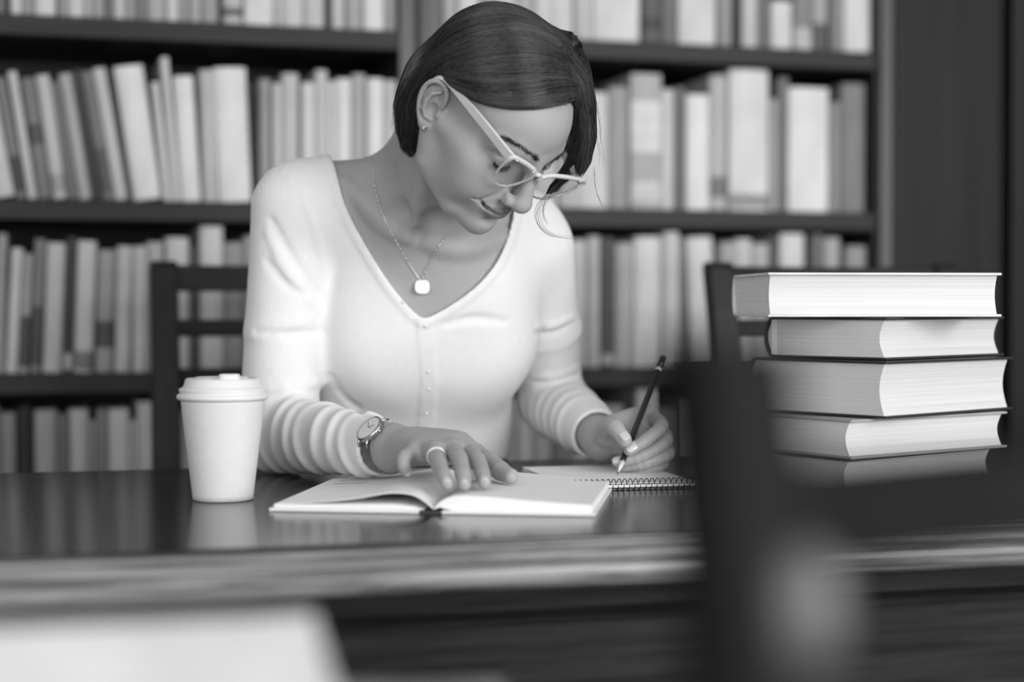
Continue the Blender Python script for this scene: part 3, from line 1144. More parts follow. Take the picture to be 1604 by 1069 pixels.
def ear_prims(s):
    n = np.array([s * 0.90, 0.43, 0.0])
    n /= np.linalg.norm(n)
    v = np.array([0.0, -0.20, 0.98])
    v -= n * (v @ n)
    v /= np.linalg.norm(v)
    u = np.array([-s * 0.43, 0.9, 0.0])
    u -= v * (u @ v)
    u /= np.linalg.norm(u)
    c = np.array([s * 7.25, -0.75, 0.45])
    q = lambda a, b, w=0.0: tuple(c + u * a + v * b + n * w)
    R = np.stack([u, v, n], 1)
    add, cut = [], []
    add.append((hell(q(-0.2, 0.3, -0.25), (1.45, 2.5, 0.30), R), 0.5))
    hel = [(0.75, 0.1, 0.05), (1.0, 0.9, 0.2), (1.05, 1.9, 0.3), (0.65, 2.75, 0.3), (-0.2, 3.1, 0.28), (-1.05, 2.75, 0.25), (-1.55, 1.8, 0.2), (-1.65, 0.7, 0.15), (-1.45, -0.4, 0.1), (-1.05, -1.4, 0.05), (-0.55, -2.1, 0.0)]
    hel = spline(hel, 40)
    add.append((hchain([q(*p) for p in hel], list(np.interp(np.linspace(0, 1, 40), np.linspace(0, 1, 11), [0.2, 0.23, 0.26, 0.27, 0.27, 0.27, 0.27, 0.26, 0.25, 0.25, 0.3])), 0.1), 0.12))
    add.append((hell(q(-0.05, -2.2, 0.0), (0.75, 0.75, 0.34), R), 0.25))
    add.append((hchain([q(0.25, 2.1, 0.15), q(-0.55, 1.5, 0.25), q(-0.85, 0.5, 0.28), q(-0.75, -0.5, 0.25), q(-0.3, -1.25, 0.2)], [0.2, 0.26, 0.28, 0.27, 0.24], 0.1), 0.2))
    add.append((hell(q(0.85, -0.35, 0.12), (0.36, 0.55, 0.30), R), 0.2))
    add.append((hell(q(0.25, -1.25, 0.10), (0.35, 0.32, 0.28), R), 0.2))
    cut.append((hell(q(0.10, -0.15, 0.30), (0.62, 0.85, 0.62), R), 0.15))
    cut.append((hell(q(0.35, 1.15, 0.30), (0.45, 0.5, 0.42), R), 0.2))
    cut.append((hell(q(-1.2, 1.2, 0.33), (0.16, 1.2, 0.24), R), 0.1))
    return add, cut


def build_head(v):
    A = lambda p, k: v.add(p, k * 0.01)
    C = lambda p, k: v.cut(p, k * 0.01)
    A(hell((0, -0.9, 4.85), (6.9, 7.75, 6.95)), 0)
    A(hell((0, 2.4, 4.2), (6.2, 6.9, 5.4)), 1.5)
    A(hell((0, 2.6, -1.2), (6.1, 5.6, 5.6)), 2.0)
    A(hell((0, 5.2, -4.2), (4.1, 3.7, 4.4)), 2.0)
    for s in (1, -1):
        A(hchain([(s * 5.6, -0.2, -2.6), (s * 5.15, 1.2, -5.4), (s * 2.9, 5.4, -7.6), (0, 7.5, -8.0)], [1.3, 1.25, 1.25, 1.35], 0.4), 1.8)
        A(hell((s * 4.2, 5.2, -0.9), (1.75, 2.0, 1.5)), 2.0)
        A(hcap((s * 4.9, 4.3, -0.6), (s * 6.0, 0.8, -0.3), 0.75, 0.6), 2.0)
        A(hell((s * 3.5, 6.0, -3.0), (2.0, 2.0, 2.2)), 2.0)
        A(hell((s * 4.0, 3.4, -3.8), (1.65, 2.8, 2.6)), 2.0)
    A(hell((0, 7.55, -7.9), (1.55, 1.35, 1.25)), 1.2)
    A(hell((0, 7.0, -4.9), (2.7, 2.05, 2.2)), 1.2)
    for s in (1, -1):
        C(hell((s * 3.15, 9.3, 1.45), (2.0, 1.35, 1.05)), 1.2)
        A(hchain([(s * 1.3, 8.55, 2.75), (s * 3.0, 8.0, 3.15), (s * 4.8, 6.6, 2.8)], [0.5, 0.5, 0.45], 0.3), 1.6)
        A(lids(s), 0.6)
        # fold above the lid
        C(hchain([(s * 1.7, 8.3, 1.75), (s * 3.2, 8.55, 2.12), (s * 4.5, 7.4, 1.75)], [0.08, 0.12, 0.08], 0.05), 0.25)
    # nose
    nb = spline([(0, 8.75, 2.7), (0, 9.3, 1.3), (0, 10.05, -0.6), (0, 10.72, -2.1)], 14)
    A(hchain([tuple(p) for p in nb], list(np.interp(np.linspace(0, 1, 14), [0, 0.35, 0.7, 1], [0.72, 0.68, 0.78, 0.92])), 0.1), 0.9)
    A(hell((0, 10.62, -2.40), (1.10, 0.95, 0.92)), 0.6)
    for s in (1, -1):
        A(hell((s * 1.15, 9.45, -2.68), (0.68, 0.95, 0.68)), 0.6)
        C(hell((s * 1.85, 9.7, -2.45), (0.16, 0.8, 0.6), rotz(-s * 0.3)), 0.5)
        C(hell((s * 0.58, 10.0, -3.28), (0.30, 0.55, 0.42), rotz(s * 0.25)), 0.12)
    A(hcap((0, 10.4, -2.85), (0, 9.2, -3.3), 0.36, 0.42), 0.35)
    # lips, closed smile
    def sym(P, R, n):
        P = P + [(-x, y, z) for x, y, z in P[-2::-1]]
        R = R + R[-2::-1]
        Q = spline(P, n)
        return CHAIN([H(*q) for q in Q], list(np.interp(np.linspace(0, 1, n), np.linspace(0, 1, len(R)), R) * 0.01), 0.0015)

    up = sym([(2.80, 7.55, -4.42), (1.95, 8.62, -4.70), (1.0, 9.16, -4.80), (0.4, 9.36, -4.74), (0, 9.36, -4.80)], [0.14, 0.28, 0.38, 0.42, 0.40], 33)
    lo = sym([(2.70, 7.55, -4.58), (1.75, 8.64, -5.20), (0.8, 9.08, -5.50), (0, 9.18, -5.55)], [0.14, 0.34, 0.48, 0.52], 33)
    LIP_UP.append(up)
    LIP_LO.append(lo)
    v.add(up, 0.0040)
    v.add(lo, 0.0040)
    v.cut(sym([(2.30, 8.30, -4.70), (2.10, 8.70, -4.78), (1.75, 9.05, -4.95), (0.7, 9.56, -5.10), (0, 9.66, -5.12)], [0.10, 0.13, 0.13, 0.11, 0.11], 41), 0.0018)
    # corners of the smile, drawn on the surface
    Q = [hit(v, x, y, 1.6, 1.95) for x, y in ((740.5, 309.5), (745, 312.5), (750, 316), (755, 319.5), (760, 323), (766, 327))]
    if all(q is not None for q in Q):
        Ql = to_head(np.array(Q)) - np.array([0.06, 0.08, 0])
        for m in (1, -1):
            v.cut(CHAIN([H(m * a, b, c) for a, b, c in Ql], [0.0013, 0.0018, 0.0020, 0.0021, 0.0020, 0.0018], 0.001), 0.0018)
    # dip under the lower lip, philtrum, smile fold
    C(hell((0, 9.35, -6.75), (1.5, 0.75, 0.35)), 0.7)
    C(hcap((0, 9.95, -3.2), (0, 9.75, -4.2), 0.16, 0.2), 0.3)
    for s in (1, -1):
        C(hchain([(s * 1.9, 9.1, -2.5), (s * 2.75, 8.75, -3.4), (s * 3.15, 8.4, -3.9)], [0.12, 0.14, 0.08], 0.1), 0.55)


H_SKIN = 0.00135
vb = Vol(WC(-0.262, 1.615, -0.07), WC(0.105, 2.05, 0.345), H_SKIN, 0.022)
build_head(vb)
_tv = Vol(WC(-0.262, 1.615, -0.07), WC(0.105, 2.05, 0.345), H_SKIN, 0.062)
for p, k in TORSO:
    _tv.add(p, k)
for p, k in NECK:
    _tv.add(p, k)


def under_skin(L, r, proud, n=14):
    Q = [hit(_tv, x, y, 1.7, 2.1) for x, y in spline(np.array(L, float), n)]
    Q = np.array([q for q in Q if q is not None])
    for _ in range(3):
        Q[1:-1] = 0.25 * Q[:-2] + 0.5 * Q[1:-1] + 0.25 * Q[2:]
    return Q + np.array([0.0, r - proud, 0.0])


# neck muscle, collar bones and the hollows beside them
for L, r, proud, k in (([(672, 228), (667, 272), (658, 318), (646, 358)], 0.010, 0.0045, 0.010),
                       ([(640, 372), (612, 361), (586, 338), (562, 308), (538, 286)], 0.0075, 0.0032, 0.010),
                       ([(668, 378), (705, 391), (745, 388), (790, 370)], 0.0075, 0.0022, 0.012)):
    Q = under_skin(L, r, proud)
    _tv.add(CHAIN(list(Q), [r * (0.75 + 0.25 * math.sin(math.pi * i / (len(Q) - 1))) for i in range(len(Q))], 0.003), k)
for x, y, rr, dep in ((622, 338, 0.016, 0.0040), (690, 352, 0.018, 0.0040), (655, 372, 0.007, 0.0028)):
    q = hit(_tv, x, y, 1.7, 2.1)
    if q is not None:
        _tv.cut(ELL(q + np.array([0, -(rr - dep), 0]), (rr, rr, rr)), 0.014)
vb.d = smin(vb.d, _tv.d, 0.012)
for s in (1, -1):
    ad, ct = ear_prims(s)
    for p, k in ad:
        vb.add(p, k * 0.01)
    for p, k in ct:
        vb.cut(p, k * 0.01)
BV, BF = vb.mesh()
BV = relax(BV, BF, 1, 0.4)
# drop the open rim of the grid box: it lies inside the blouse
del _tv
_h = to_head(BV.astype(float))


def at_verts(p, V):
    return p.f(V[:, 0], V[:, 1], V[:, 2])


lipm = np.minimum(at_verts(LIP_UP[0], BV), at_verts(LIP_LO[0], BV)) * 1000.0
lip = np.clip(1 - (lipm - 0.1) / 0.9, 0, 1) * (np.abs(_h[:, 0]) < 2.9) * (_h[:, 1] > 7.5)

M_SKIN = bpy.data.materials.new('skin')
M_SKIN.use_nodes = True
_nt = M_SKIN.node_tree
_bs = _nt.nodes['Principled BSDF']
_no = _nt.nodes.new('ShaderNodeTexNoise')
_tc = _nt.nodes.new('ShaderNodeTexCoord')
_nt.links.new(_tc.outputs['Object'], _no.inputs['Vector'])
_no.inputs['Scale'].default_value = 22
_no.inputs['Detail'].default_value = 5
_rp = _nt.nodes.new('ShaderNodeValToRGB')
SKIN_V = 152
for e, g in zip(_rp.color_ramp.elements, (SKIN_V - 3, SKIN_V + 3)):
    e.color = (lin(g), lin(g), lin(g), 1)
_nt.links.new(_no.outputs['Fac'], _rp.inputs['Fac'])
_at = _nt.nodes.new('ShaderNodeAttribute')
_at.attribute_name = 'lip'
_mx = _nt.nodes.new('ShaderNodeMix')
_mx.data_type = 'RGBA'
_nt.links.new(_at.outputs['Fac'], _mx.inputs['Factor'])
_nt.links.new(_rp.outputs['Color'], _mx.inputs[6])
_mx.inputs[7].default_value = (lin(112), lin(112), lin(112), 1)
_nt.links.new(_mx.outputs[2], _bs.inputs['Base Color'])
_bs.inputs['Roughness'].default_value = 0.5
_bs.inputs['Specular IOR Level'].default_value = 0.4
_bs.inputs['Subsurface Weight'].default_value = 0.12
_bs.inputs['Subsurface Radius'].default_value = (1, 1, 1)
_bs.inputs['Subsurface Scale'].default_value = 0.004
_n2 = _nt.nodes.new('ShaderNodeTexNoise')
_n2.inputs['Scale'].default_value = 900
_nt.links.new(_tc.outputs['Object'], _n2.inputs['Vector'])
_bp = _nt.nodes.new('ShaderNodeBump')
_bp.inputs['Strength'].default_value = 0.08
_bp.inputs['Distance'].default_value = 0.0005
_nt.links.new(_n2.outputs['Fac'], _bp.inputs['Height'])
_nt.links.new(_bp.outputs['Normal'], _bs.inputs['Normal'])

person = empty('person', (-0.13, 2.27, 0), 0, 'person in white ribbed blouse and glasses, head bowed, writing at the table', 'person')
BODY_PARTS = [(BV, BF, lip)]


def noise3(X, Y, Z, f, seed=0):
    """cheap smooth pseudo-noise from a few sines"""
    r = np.random.default_rng(seed)
    o = 0
    for _ in range(5):
        k = r.normal(size=3) * f
        o = o + np.sin(X * k[0] + Y * k[1] + Z * k[2] + r.uniform(0, 6.28))
    return o / 3.0


# ---- blouse
TABLE_TOP = 0.75
vs = Vol(WC(-0.37, 1.72, -0.47), WC(0.17, 2.43, 0.225), 0.0024, 0.065)
INF = 0.0058
for p, k in TORSO:
    vs.add(p, k, INF)


def sleeve(A, B, ra, rb, folds=None):
    """tapered sleeve with ring folds: folds(t, ang) -> extra radius"""
    A, B = np.asarray(A, float), np.asarray(B, float)
    ab = B - A
    L = np.linalg.norm(ab)
    t_ = ab / L
    n_ = np.cross(t_, [0, 0, 1.0] if abs(t_[2]) < 0.8 else [1.0, 0, 0])
    n_ /= np.linalg.norm(n_)
    b_ = np.cross(t_, n_)
    rm = max(ra, rb) + 0.008

    def f(X, Y, Z):
        dx, dy, dz = X - A[0], Y - A[1], Z - A[2]
        s = (dx * t_[0] + dy * t_[1] + dz * t_[2]) / L
        t = np.clip(s, 0, 1)
        px, py, pz = dx - t * ab[0], dy - t * ab[1], dz - t * ab[2]
        r = ra + (rb - ra) * t
        if folds is not None:
            ang = np.arctan2(px * b_[0] + py * b_[1] + pz * b_[2], px * n_[0] + py * n_[1] + pz * n_[2])
            r = r + folds(s, ang)
        return ((np.sqrt(px * px + py * py + pz * pz) - r) * 0.9).astype(np.float32)
    return Prim(f, np.minimum(A, B) - rm, np.maximum(A, B) + rm)


def rings(pos, amp, wid, tilt, seed=1):
    r = np.random.default_rng(seed)
    ph = r.uniform(0, 6.28, len(pos))

    def f(s, ang):
        o = 0
        for i, p in enumerate(pos):
            c = p + tilt * np.sin(ang + ph[i] * 0.35) + 0.012 * np.sin(2 * ang + ph[i])
            q = (s - c) / wid
            q = np.where(q > 0, q * 1.9, q * 0.75)              # steep on one side, soft on the other
            o = o + amp * (0.75 + 0.35 * np.sin(ang * 2 + ph[i])) * np.exp(-q * q)
        return o
    return f


CUFF_R = E_R + 0.92 * (W_R - E_R)
CUFF_L = E_L + 0.90 * (W_L - E_L)
ARMS = [
    (sleeve(S_R, E_R, 0.0500, 0.0445, rings([0.52, 0.80, 0.90], 0.0025, 0.05, 0.05, 3)), 0.016),
    (sleeve(E_R, CUFF_R + 0.03 * (W_R - E_R), 0.0455, 0.0300, rings([0.0, 0.12, 0.24, 0.35, 0.46, 0.58, 0.70, 0.83], 0.0048, 0.036, 0.035, 5)), 0.010),
    (sleeve(S_L, E_L, 0.0455, 0.0400, rings([0.50, 0.86], 0.0040, 0.05, 0.06, 9)), 0.016),
    (sleeve(E_L, CUFF_L + 0.03 * (W_L - E_L), 0.0420, 0.0310, rings([0.05, 0.19, 0.32, 0.45, 0.58, 0.72], 0.0036, 0.045, 0.04, 12)), 0.010),
]
for p, k in ARMS:
    vs.add(p, k)
# soft overall unevenness of the knit
_X, _Y, _Z = vs.ax[0][:, None, None], vs.ax[1][None, :, None], vs.ax[2][None, None, :]
vs.d += (0.0009 * noise3(_X, _Y, _Z, 38.0, 4)).astype(np.float32)


def poly_sd(px, py, P):
    """signed distance (px) to a polygon, negative inside"""
    P = np.asarray(P, float)
    d = np.full(px.shape, 1e9)
    s = np.zeros(px.shape, bool)
    n = len(P)
    for i in range(n):
        a, b = P[i], P[(i + 1) % n]
        e = b - a
        wx, wy = px - a[0], py - a[1]
        t = np.clip((wx * e[0] + wy * e[1]) / (e @ e), 0, 1)
        d = np.minimum(d, (wx - e[0] * t) ** 2 + (wy - e[1] * t) ** 2)
        c = ((a[1] <= py) & (b[1] > py)) | ((b[1] <= py) & (a[1] > py))
        with np.errstate(divide='ignore', invalid='ignore'):
            xi = a[0] + (py - a[1]) * (b[0] - a[0]) / (b[1] - a[1] if b[1] != a[1] else 1e-9)
        s ^= c & (px < xi)
    d = np.sqrt(d)
    return np.where(s, -d, d)


_vl = spline([(512, 232), (525, 262), (540, 318), (566, 372), (605, 436), (640, 480), (664, 501)], 20)
_vr = spline([(664, 501), (700, 482), (742, 452), (775, 415), (795, 372), (806, 325), (812, 280)], 20)
VNECK = np.vstack([_vl, _vr[1:], [(815, 120), (600, 90), (500, 150)]])
sl, X = vs.sub(WC(-0.25, 1.72, -0.06), WC(0.05, 2.045, 0.225))
_px, _py = project(*X)
_sd = (poly_sd(_px, _py, VNECK) * (X[1] / FPX)).astype(np.float32)
# knitted band along the neckline stands proud
_band = np.clip((0.0105 - _sd) / 0.0012, 0, 1) * (_sd > -0.004)
vs.d[sl] -= (0.0016 * _band).astype(np.float32)
vs.d[sl] = np.maximum(vs.d[sl], -_sd)
# button placket
sl, X = vs.sub(WC(-0.16, 1.80, -0.20), WC(-0.06, 2.14, 0.0))
_px, _py = project(*X)
_cl = np.interp(_py, [495, 540, 600, 660, 720], [664, 668, 672, 668, 664])
_w = np.clip((13.5 - np.abs(_px - _cl)) / 1.6, 0, 1) * (_py > 497)
vs.d[sl] -= (0.0017 * _w).astype(np.float32)


def crease(pts, r=0.004, depth=0.0015, k=0.007, d0=1.75, d1=2.3, ridge=False):
    P = spline(np.array(pts, float), 10)
    Q = [hit(vs, x, y, d0, d1) for x, y in P]
    Q = [q for q in Q if q is not None]
    if len(Q) < 3:
        return
    Q = np.array(Q)
    if ridge:
        vs.add(CHAIN(Q + np.array([0, r - depth, 0]), [r * (0.3 + 0.7 * math.sin(math.pi * (i + .5) / len(Q))) for i in range(len(Q))]), k)
    else:
        vs.cut(CHAIN(Q + np.array([0, -(r - depth), 0]), [r * (0.3 + 0.7 * math.sin(math.pi * (i + .5) / len(Q))) for i in range(len(Q))]), k)


# armpit, bust and waist creases read off the photograph's folds
for pts in ([(425, 345), (455, 400), (500, 460)], [(418, 410), (450, 445), (503, 470)], [(400, 520), (450, 524), (505, 520)],
            [(700, 508), (745, 500), (795, 505)], [(838, 522), (865, 520), (895, 508)],
            [(838, 600), (870, 598), (905, 586)],
            [(520, 590), (540, 625), (575, 652)]):
    crease(pts)
for pts in ([(440, 268), (472, 305), (494, 362), (505, 425), (507, 470)],):
    crease(pts, r=0.003, depth=0.0014, k=0.004, ridge=True)
for pts in ([(420, 365), (450, 425), (498, 485)], [(400, 612), (450, 606), (505, 600)], [(838, 590), (870, 588), (905, 576)], [(838, 512), (865, 510), (895, 498)]):
    crease(pts, r=0.0045, depth=0.0022, ridge=True)

# cuffs: cut square to the arm, then hollowed so that the wrist comes out of an opening


def plane_prim(c, n, rad):
    c, n = np.asarray(c, float), np.asarray(n, float) / np.linalg.norm(n)

    def f(X, Y, Z):
        return (-((X - c[0]) * n[0] + (Y - c[1]) * n[1] + (Z - c[2]) * n[2])).astype(np.float32) + 0 * X + 0 * Y + 0 * Z
    return Prim(f, c - rad, c + rad)


_hull = {}
for nm, E_, C_, W_, r_ in (('r', E_R, CUFF_R, W_R, 0.0258), ('l', E_L, CUFF_L, W_L, 0.0262)):
    ax_ = (W_ - E_) / np.linalg.norm(W_ - E_)
    pl = plane_prim(C_, ax_, 0.05)
    vs.cut(pl, 0.002)
    vs.cut(CAP(C_ - ax_ * 0.006, C_ + ax_ * 0.03, r_), 0.001)
# the front of the blouse gives way where it meets the far edge of the table
sl, X = vs.sub(vs.lo, (1.0, 3.0, TABLE_TOP + 0.01))
_ly = -(X[0] - 0.0) * math.sin(TABLE_YAW) + (X[1] - 1.403) * math.cos(TABLE_YAW)
_tb = np.maximum(X[2] - (TABLE_TOP + 0.001), _ly - 0.712).astype(np.float32)
vs.d[sl] = -smin(-vs.d[sl], _tb, 0.004)
SV, SF = vs.mesh()
SV = relax(SV, SF, 2, 0.5)

# rib direction: lateral position on the trunk, angle on the sleeves
Vd = SV.astype(float)


def bone(A, B):
    ab = B - A
    t = np.clip(((Vd - A) @ ab) / (ab @ ab), 0, 1)
    Q = Vd - A - t[:, None] * ab
    return np.linalg.norm(Q, axis=1), Q, ab / np.linalg.norm(ab)


rib = (Vd - S_R) @ _sh
for A_, B_, rr in ((S_R, E_R, 0.052), (E_R, W_R, 0.052), (S_L, E_L, 0.047), (E_L, W_L, 0.048)):
    dist, Q, t_ = bone(A_, B_)
    n_ = np.cross(t_, [0.0, 0.3, 1.0])
    n_ /= np.linalg.norm(n_)
    b_ = np.cross(t_, n_)
    ang = np.arctan2(Q @ b_, Q @ n_) * 0.042
    m = (dist < rr) & ~((Vd[:, 0] > A_[0] + 0.052) & (A_ is S_R) & (Vd[:, 0] < 0)) & ~((Vd[:, 0] < S_L[0] - 0.045) & (A_ is S_L))
    rib = np.where(m, ang, rib)

M_BLOUSE = bpy.data.materials.new('white ribbed knit')
M_BLOUSE.use_nodes = True
_nt = M_BLOUSE.node_tree
_bs = _nt.nodes['Principled BSDF']
_at = _nt.nodes.new('ShaderNodeAttribute')
_at.attribute_name = 'rib'
_ml = _nt.nodes.new('ShaderNodeMath')
_ml.operation = 'MULTIPLY'
_ml.inputs[1].default_value = 2 * math.pi / 0.0030
_si = _nt.nodes.new('ShaderNodeMath')
_si.operation = 'SINE'
_nt.links.new(_at.outputs['Fac'], _ml.inputs[0])
_nt.links.new(_ml.outputs[0], _si.inputs[0])
_bp = _nt.nodes.new('ShaderNodeBump')
_bp.inputs['Strength'].default_value = 0.12
_bp.inputs['Distance'].default_value = 0.0006
_nt.links.new(_si.outputs[0], _bp.inputs['Height'])
_nt.links.new(_bp.outputs['Normal'], _bs.inputs['Normal'])
_no = _nt.nodes.new('ShaderNodeTexNoise')
_no.inputs['Scale'].default_value = 60
_rp = _nt.nodes.new('ShaderNodeValToRGB')
for e, g in zip(_rp.color_ramp.elements, (212, 219)):
    e.color = (lin(g), lin(g), lin(g), 1)
_nt.links.new(_no.outputs['Fac'], _rp.inputs['Fac'])
_nt.links.new(_rp.outputs['Color'], _bs.inputs['Base Color'])
_bs.inputs['Roughness'].default_value = 0.85
_bs.inputs['Specular IOR Level'].default_value = 0.15
_bs.inputs['Subsurface Weight'].default_value = 0.0
_bs.inputs['Sheen Weight'].default_value = 0.1

blouse = np_mesh('blouse', SV, SF, M_BLOUSE, person, attrs={'rib': rib}, label='white ribbed V-neck blouse with a row of small buttons')

# buttons down the placket: little pearl studs with two holes
M_BTN = mat('pearl button', 205, 0.25, 0.6, 0.05, 200)
M_HOLE = mat('button thread', 120, 0.7)
for (bx, by) in ((631, 474), (666, 511), (668, 547), (671, 583), (672, 610), (668, 648), (665, 676)):
    p = hit(vs, bx, by, 1.75, 2.3)
    if p is None:
        continue
    V, F = lathe([(0.0001, 0.0014), (0.0012, 0.0014), (0.0018, 0.0009), (0.0020, 0.0), (0.0016, -0.0008)], 14)
    V = [(x, -z, y) for x, y, z in V]
    b = mesh_obj('button', [tuple(np.array(q) + p) for q in V], F, M_BTN, None, smooth=True)
    b.parent = blouse
    b.matrix_parent_inverse = Matrix.Identity(4)

# trousers and shoes under the table
vt = Vol((-0.42, 1.74, 0.0), (0.18, 2.50, 0.80), 0.006)
for s, hx, kx in ((1, -0.215, -0.235), (-1, -0.045, -0.02)):
    vt.add(CHAIN([(hx, 2.27, 0.56), (kx, 1.86, 0.545), (kx, 1.90, 0.30), (kx, 1.92, 0.09)], [0.088, 0.066, 0.055, 0.048], 0.02), 0.03)
vt.add(ELL((-0.13, 2.28, 0.58), (0.185, 0.15, 0.125)), 0.04)
TV, TF = vt.mesh()
M_TROUSER = mat('dark trousers cloth', 60, 0.85, 0.2, 0.1, 80)
np_mesh('trousers', TV, TF, M_TROUSER, person)
for kx in (-0.235, -0.02):
    v_ = Vol((kx - 0.07, 1.70, -0.005), (kx + 0.07, 2.0, 0.12), 0.004)
    v_.add(CHAIN([(kx, 1.94, 0.045), (kx, 1.86, 0.04), (kx, 1.76, 0.03)], [0.040, 0.038, 0.030], 0.02), 0.0)
    sl, X = v_.sub(v_.lo, (kx + 0.07, 2.0, 0.0015))
    v_.d[sl] = np.maximum(v_.d[sl], 0.002 - X[2] + 0 * X[0] + 0 * X[1])
    a, b = v_.mesh()
    np_mesh('shoe', a, b, mat('dark shoe leather', 48, 0.35), person)

# ================================================================== HANDS
def build_hand(J, wrist, elbow, thenar, r_wrist, filler=(), h=0.0010, web=0.004):
    """J: finger name -> list of joints (knuckle, middle, end joint, tip)"""
    allp = np.array([p for v_ in J.values() for p in v_] + [wrist, wrist + 0.10 * (elbow - wrist) / np.linalg.norm(elbow - wrist)])
    lo, hi = allp.min(0) - 0.03, allp.max(0) + 0.03
    fa = (elbow - wrist) / np.linalg.norm(elbow - wrist)
    vp, vf = Vol(lo, hi, h, 0.015), Vol(lo, hi, h, 0.010)
    vp.add(CAP(wrist, wrist + fa * 0.075, r_wrist, r_wrist * 1.08), 0)
    for nm, P in J.items():
        if nm == 'thumb':
            R = [0.0125, 0.0112, 0.0100, 0.0078]
            vp.add(CAP(thenar, P[0], 0.014, 0.0125), 0.014)
            vp.add(CAP(wrist, thenar, r_wrist * 0.8, 0.014), 0.014)
        else:
            k = {'index': 1.0, 'middle': 1.03, 'ring': 0.97, 'pinky': 0.86}[nm]
            R = [0.0100 * k, 0.0087 * k, 0.0077 * k, 0.0064 * k]
            vp.add(CAP(wrist, P[0], r_wrist * 0.72, 0.0098 * k), 0.012)
        Q = spline(np.array(P), 13)
        Rr = np.interp(np.linspace(0, 3, 13), [0, 1, 2, 3], R)
        # slight waist between the joints
        Rr *= 1 - 0.06 * np.abs(np.sin(np.linspace(0, 3, 13) * math.pi))
        fv = CHAIN(list(Q), list(Rr), 0.001)
        vf.add(fv, web * 0.25)
    for p, k in filler:
        vp.add(p, k)
    vp.d = smin(vp.d, vf.d, 0.006)
    V, F = vp.mesh()
    return vp, relax(V, F, 1, 0.4), F


P3 = lambda L: [W(*p) for p in L]
JR = {
    'index': P3([(731, 704, 1.692), (748, 722, 1.652), (756, 744, 1.620), (759, 757, 1.606)]),
    'middle': P3([(708, 706, 1.678), (719, 720, 1.636), (725, 744, 1.605), (727, 759, 1.592)]),
    'ring': P3([(681, 708, 1.668), (687, 726, 1.630), (695, 746, 1.602), (700, 759, 1.590)]),
    'pinky': P3([(652, 707, 1.690), (634, 717, 1.668), (633, 730, 1.662), (637, 738, 1.664)]),
    'thumb': P3([(742, 714, 1.730), (764, 724, 1.708), (784, 738, 1.682), (800, 747, 1.664)]),
}
HVR, RV, RF = build_hand(JR, W_R, E_R, W(672, 698, 1.752), 0.0240,
                         [(ELL(W(690, 700, 1.712), (0.030, 0.030, 0.012)), 0.014), (CAP(W(652, 692, 1.735), W(718, 697, 1.705), 0.013, 0.012), 0.014)])
JL = {
    'index': P3([(1017, 652, 1.922), (1036, 667, 1.884), (1011, 690, 1.864), (986, 706, 1.858)]),
    'middle': P3([(1028, 670, 1.930), (1043, 690, 1.888), (1006, 714, 1.872), (968, 724, 1.874)]),
    'ring': P3([(1034, 690, 1.938), (1046, 711, 1.894), (1010, 726, 1.876), (978, 732, 1.882)]),
    'pinky': P3([(1030, 706, 1.944), (1038, 727, 1.905), (1010, 734, 1.884), (986, 736, 1.888)]),
    'thumb': P3([(950, 682, 1.918), (954, 668, 1.884), (964, 671, 1.862), (979, 691, 1.850)]),
}
HVL, LV, LF = build_hand(JL, W_L, E_L, W(948, 692, 1.940), 0.0245,
                         [(ELL(W(995, 685, 1.925), (0.030, 0.026, 0.026)), 0.014), (CAP(W(962, 668, 1.93), W(1010, 655, 1.925), 0.013, 0.012), 0.014)])
for V_, F_ in ((RV, RF), (LV, LF)):
    BODY_PARTS.append((V_, F_, np.zeros(len(V_))))
# the trunk and arms inside the clothes, so that head and hands belong to one body
vi = Vol(WC(-0.36, 1.78, -0.47), WC(0.16, 2.43, 0.2), 0.006, 0.065)
for p, k in TORSO:
    vi.add(p, k, -0.006)
vi.add(CAP(S_R, E_R, 0.042, 0.036), 0.01)
vi.add(CAP(E_R, W_R, 0.036, 0.022), 0.01)
vi.add(CAP(S_L, E_L, 0.038, 0.034), 0.01)
vi.add(CAP(E_L, W_L, 0.034, 0.022), 0.01)
_X = (vi.ax[0][:, None, None], vi.ax[1][None, :, None], vi.ax[2][None, None, :])
_ly = -_X[0] * math.sin(TABLE_YAW) + (_X[1] - 1.403) * math.cos(TABLE_YAW)
vi.d = np.maximum(vi.d, -np.maximum(_X[2] - (TABLE_TOP + 0.004), _ly - 0.718).astype(np.float32))
IV, IF = vi.mesh()
BODY_PARTS.append((IV, IF, np.zeros(len(IV))))
_V, _F, _l, _n = [], [], [], 0
for a, b, c in BODY_PARTS:
    _V.append(a)
    _F.append(b + _n)
    _l.append(c)
    _n += len(a)
body = np_mesh('body', np.vstack(_V), np.vstack(_F), M_SKIN, person, attrs={'lip': np.concatenate(_l)})

# fingernails
M_NAIL = mat('fingernail', 182, 0.25, 0.5, 0.03, 100)


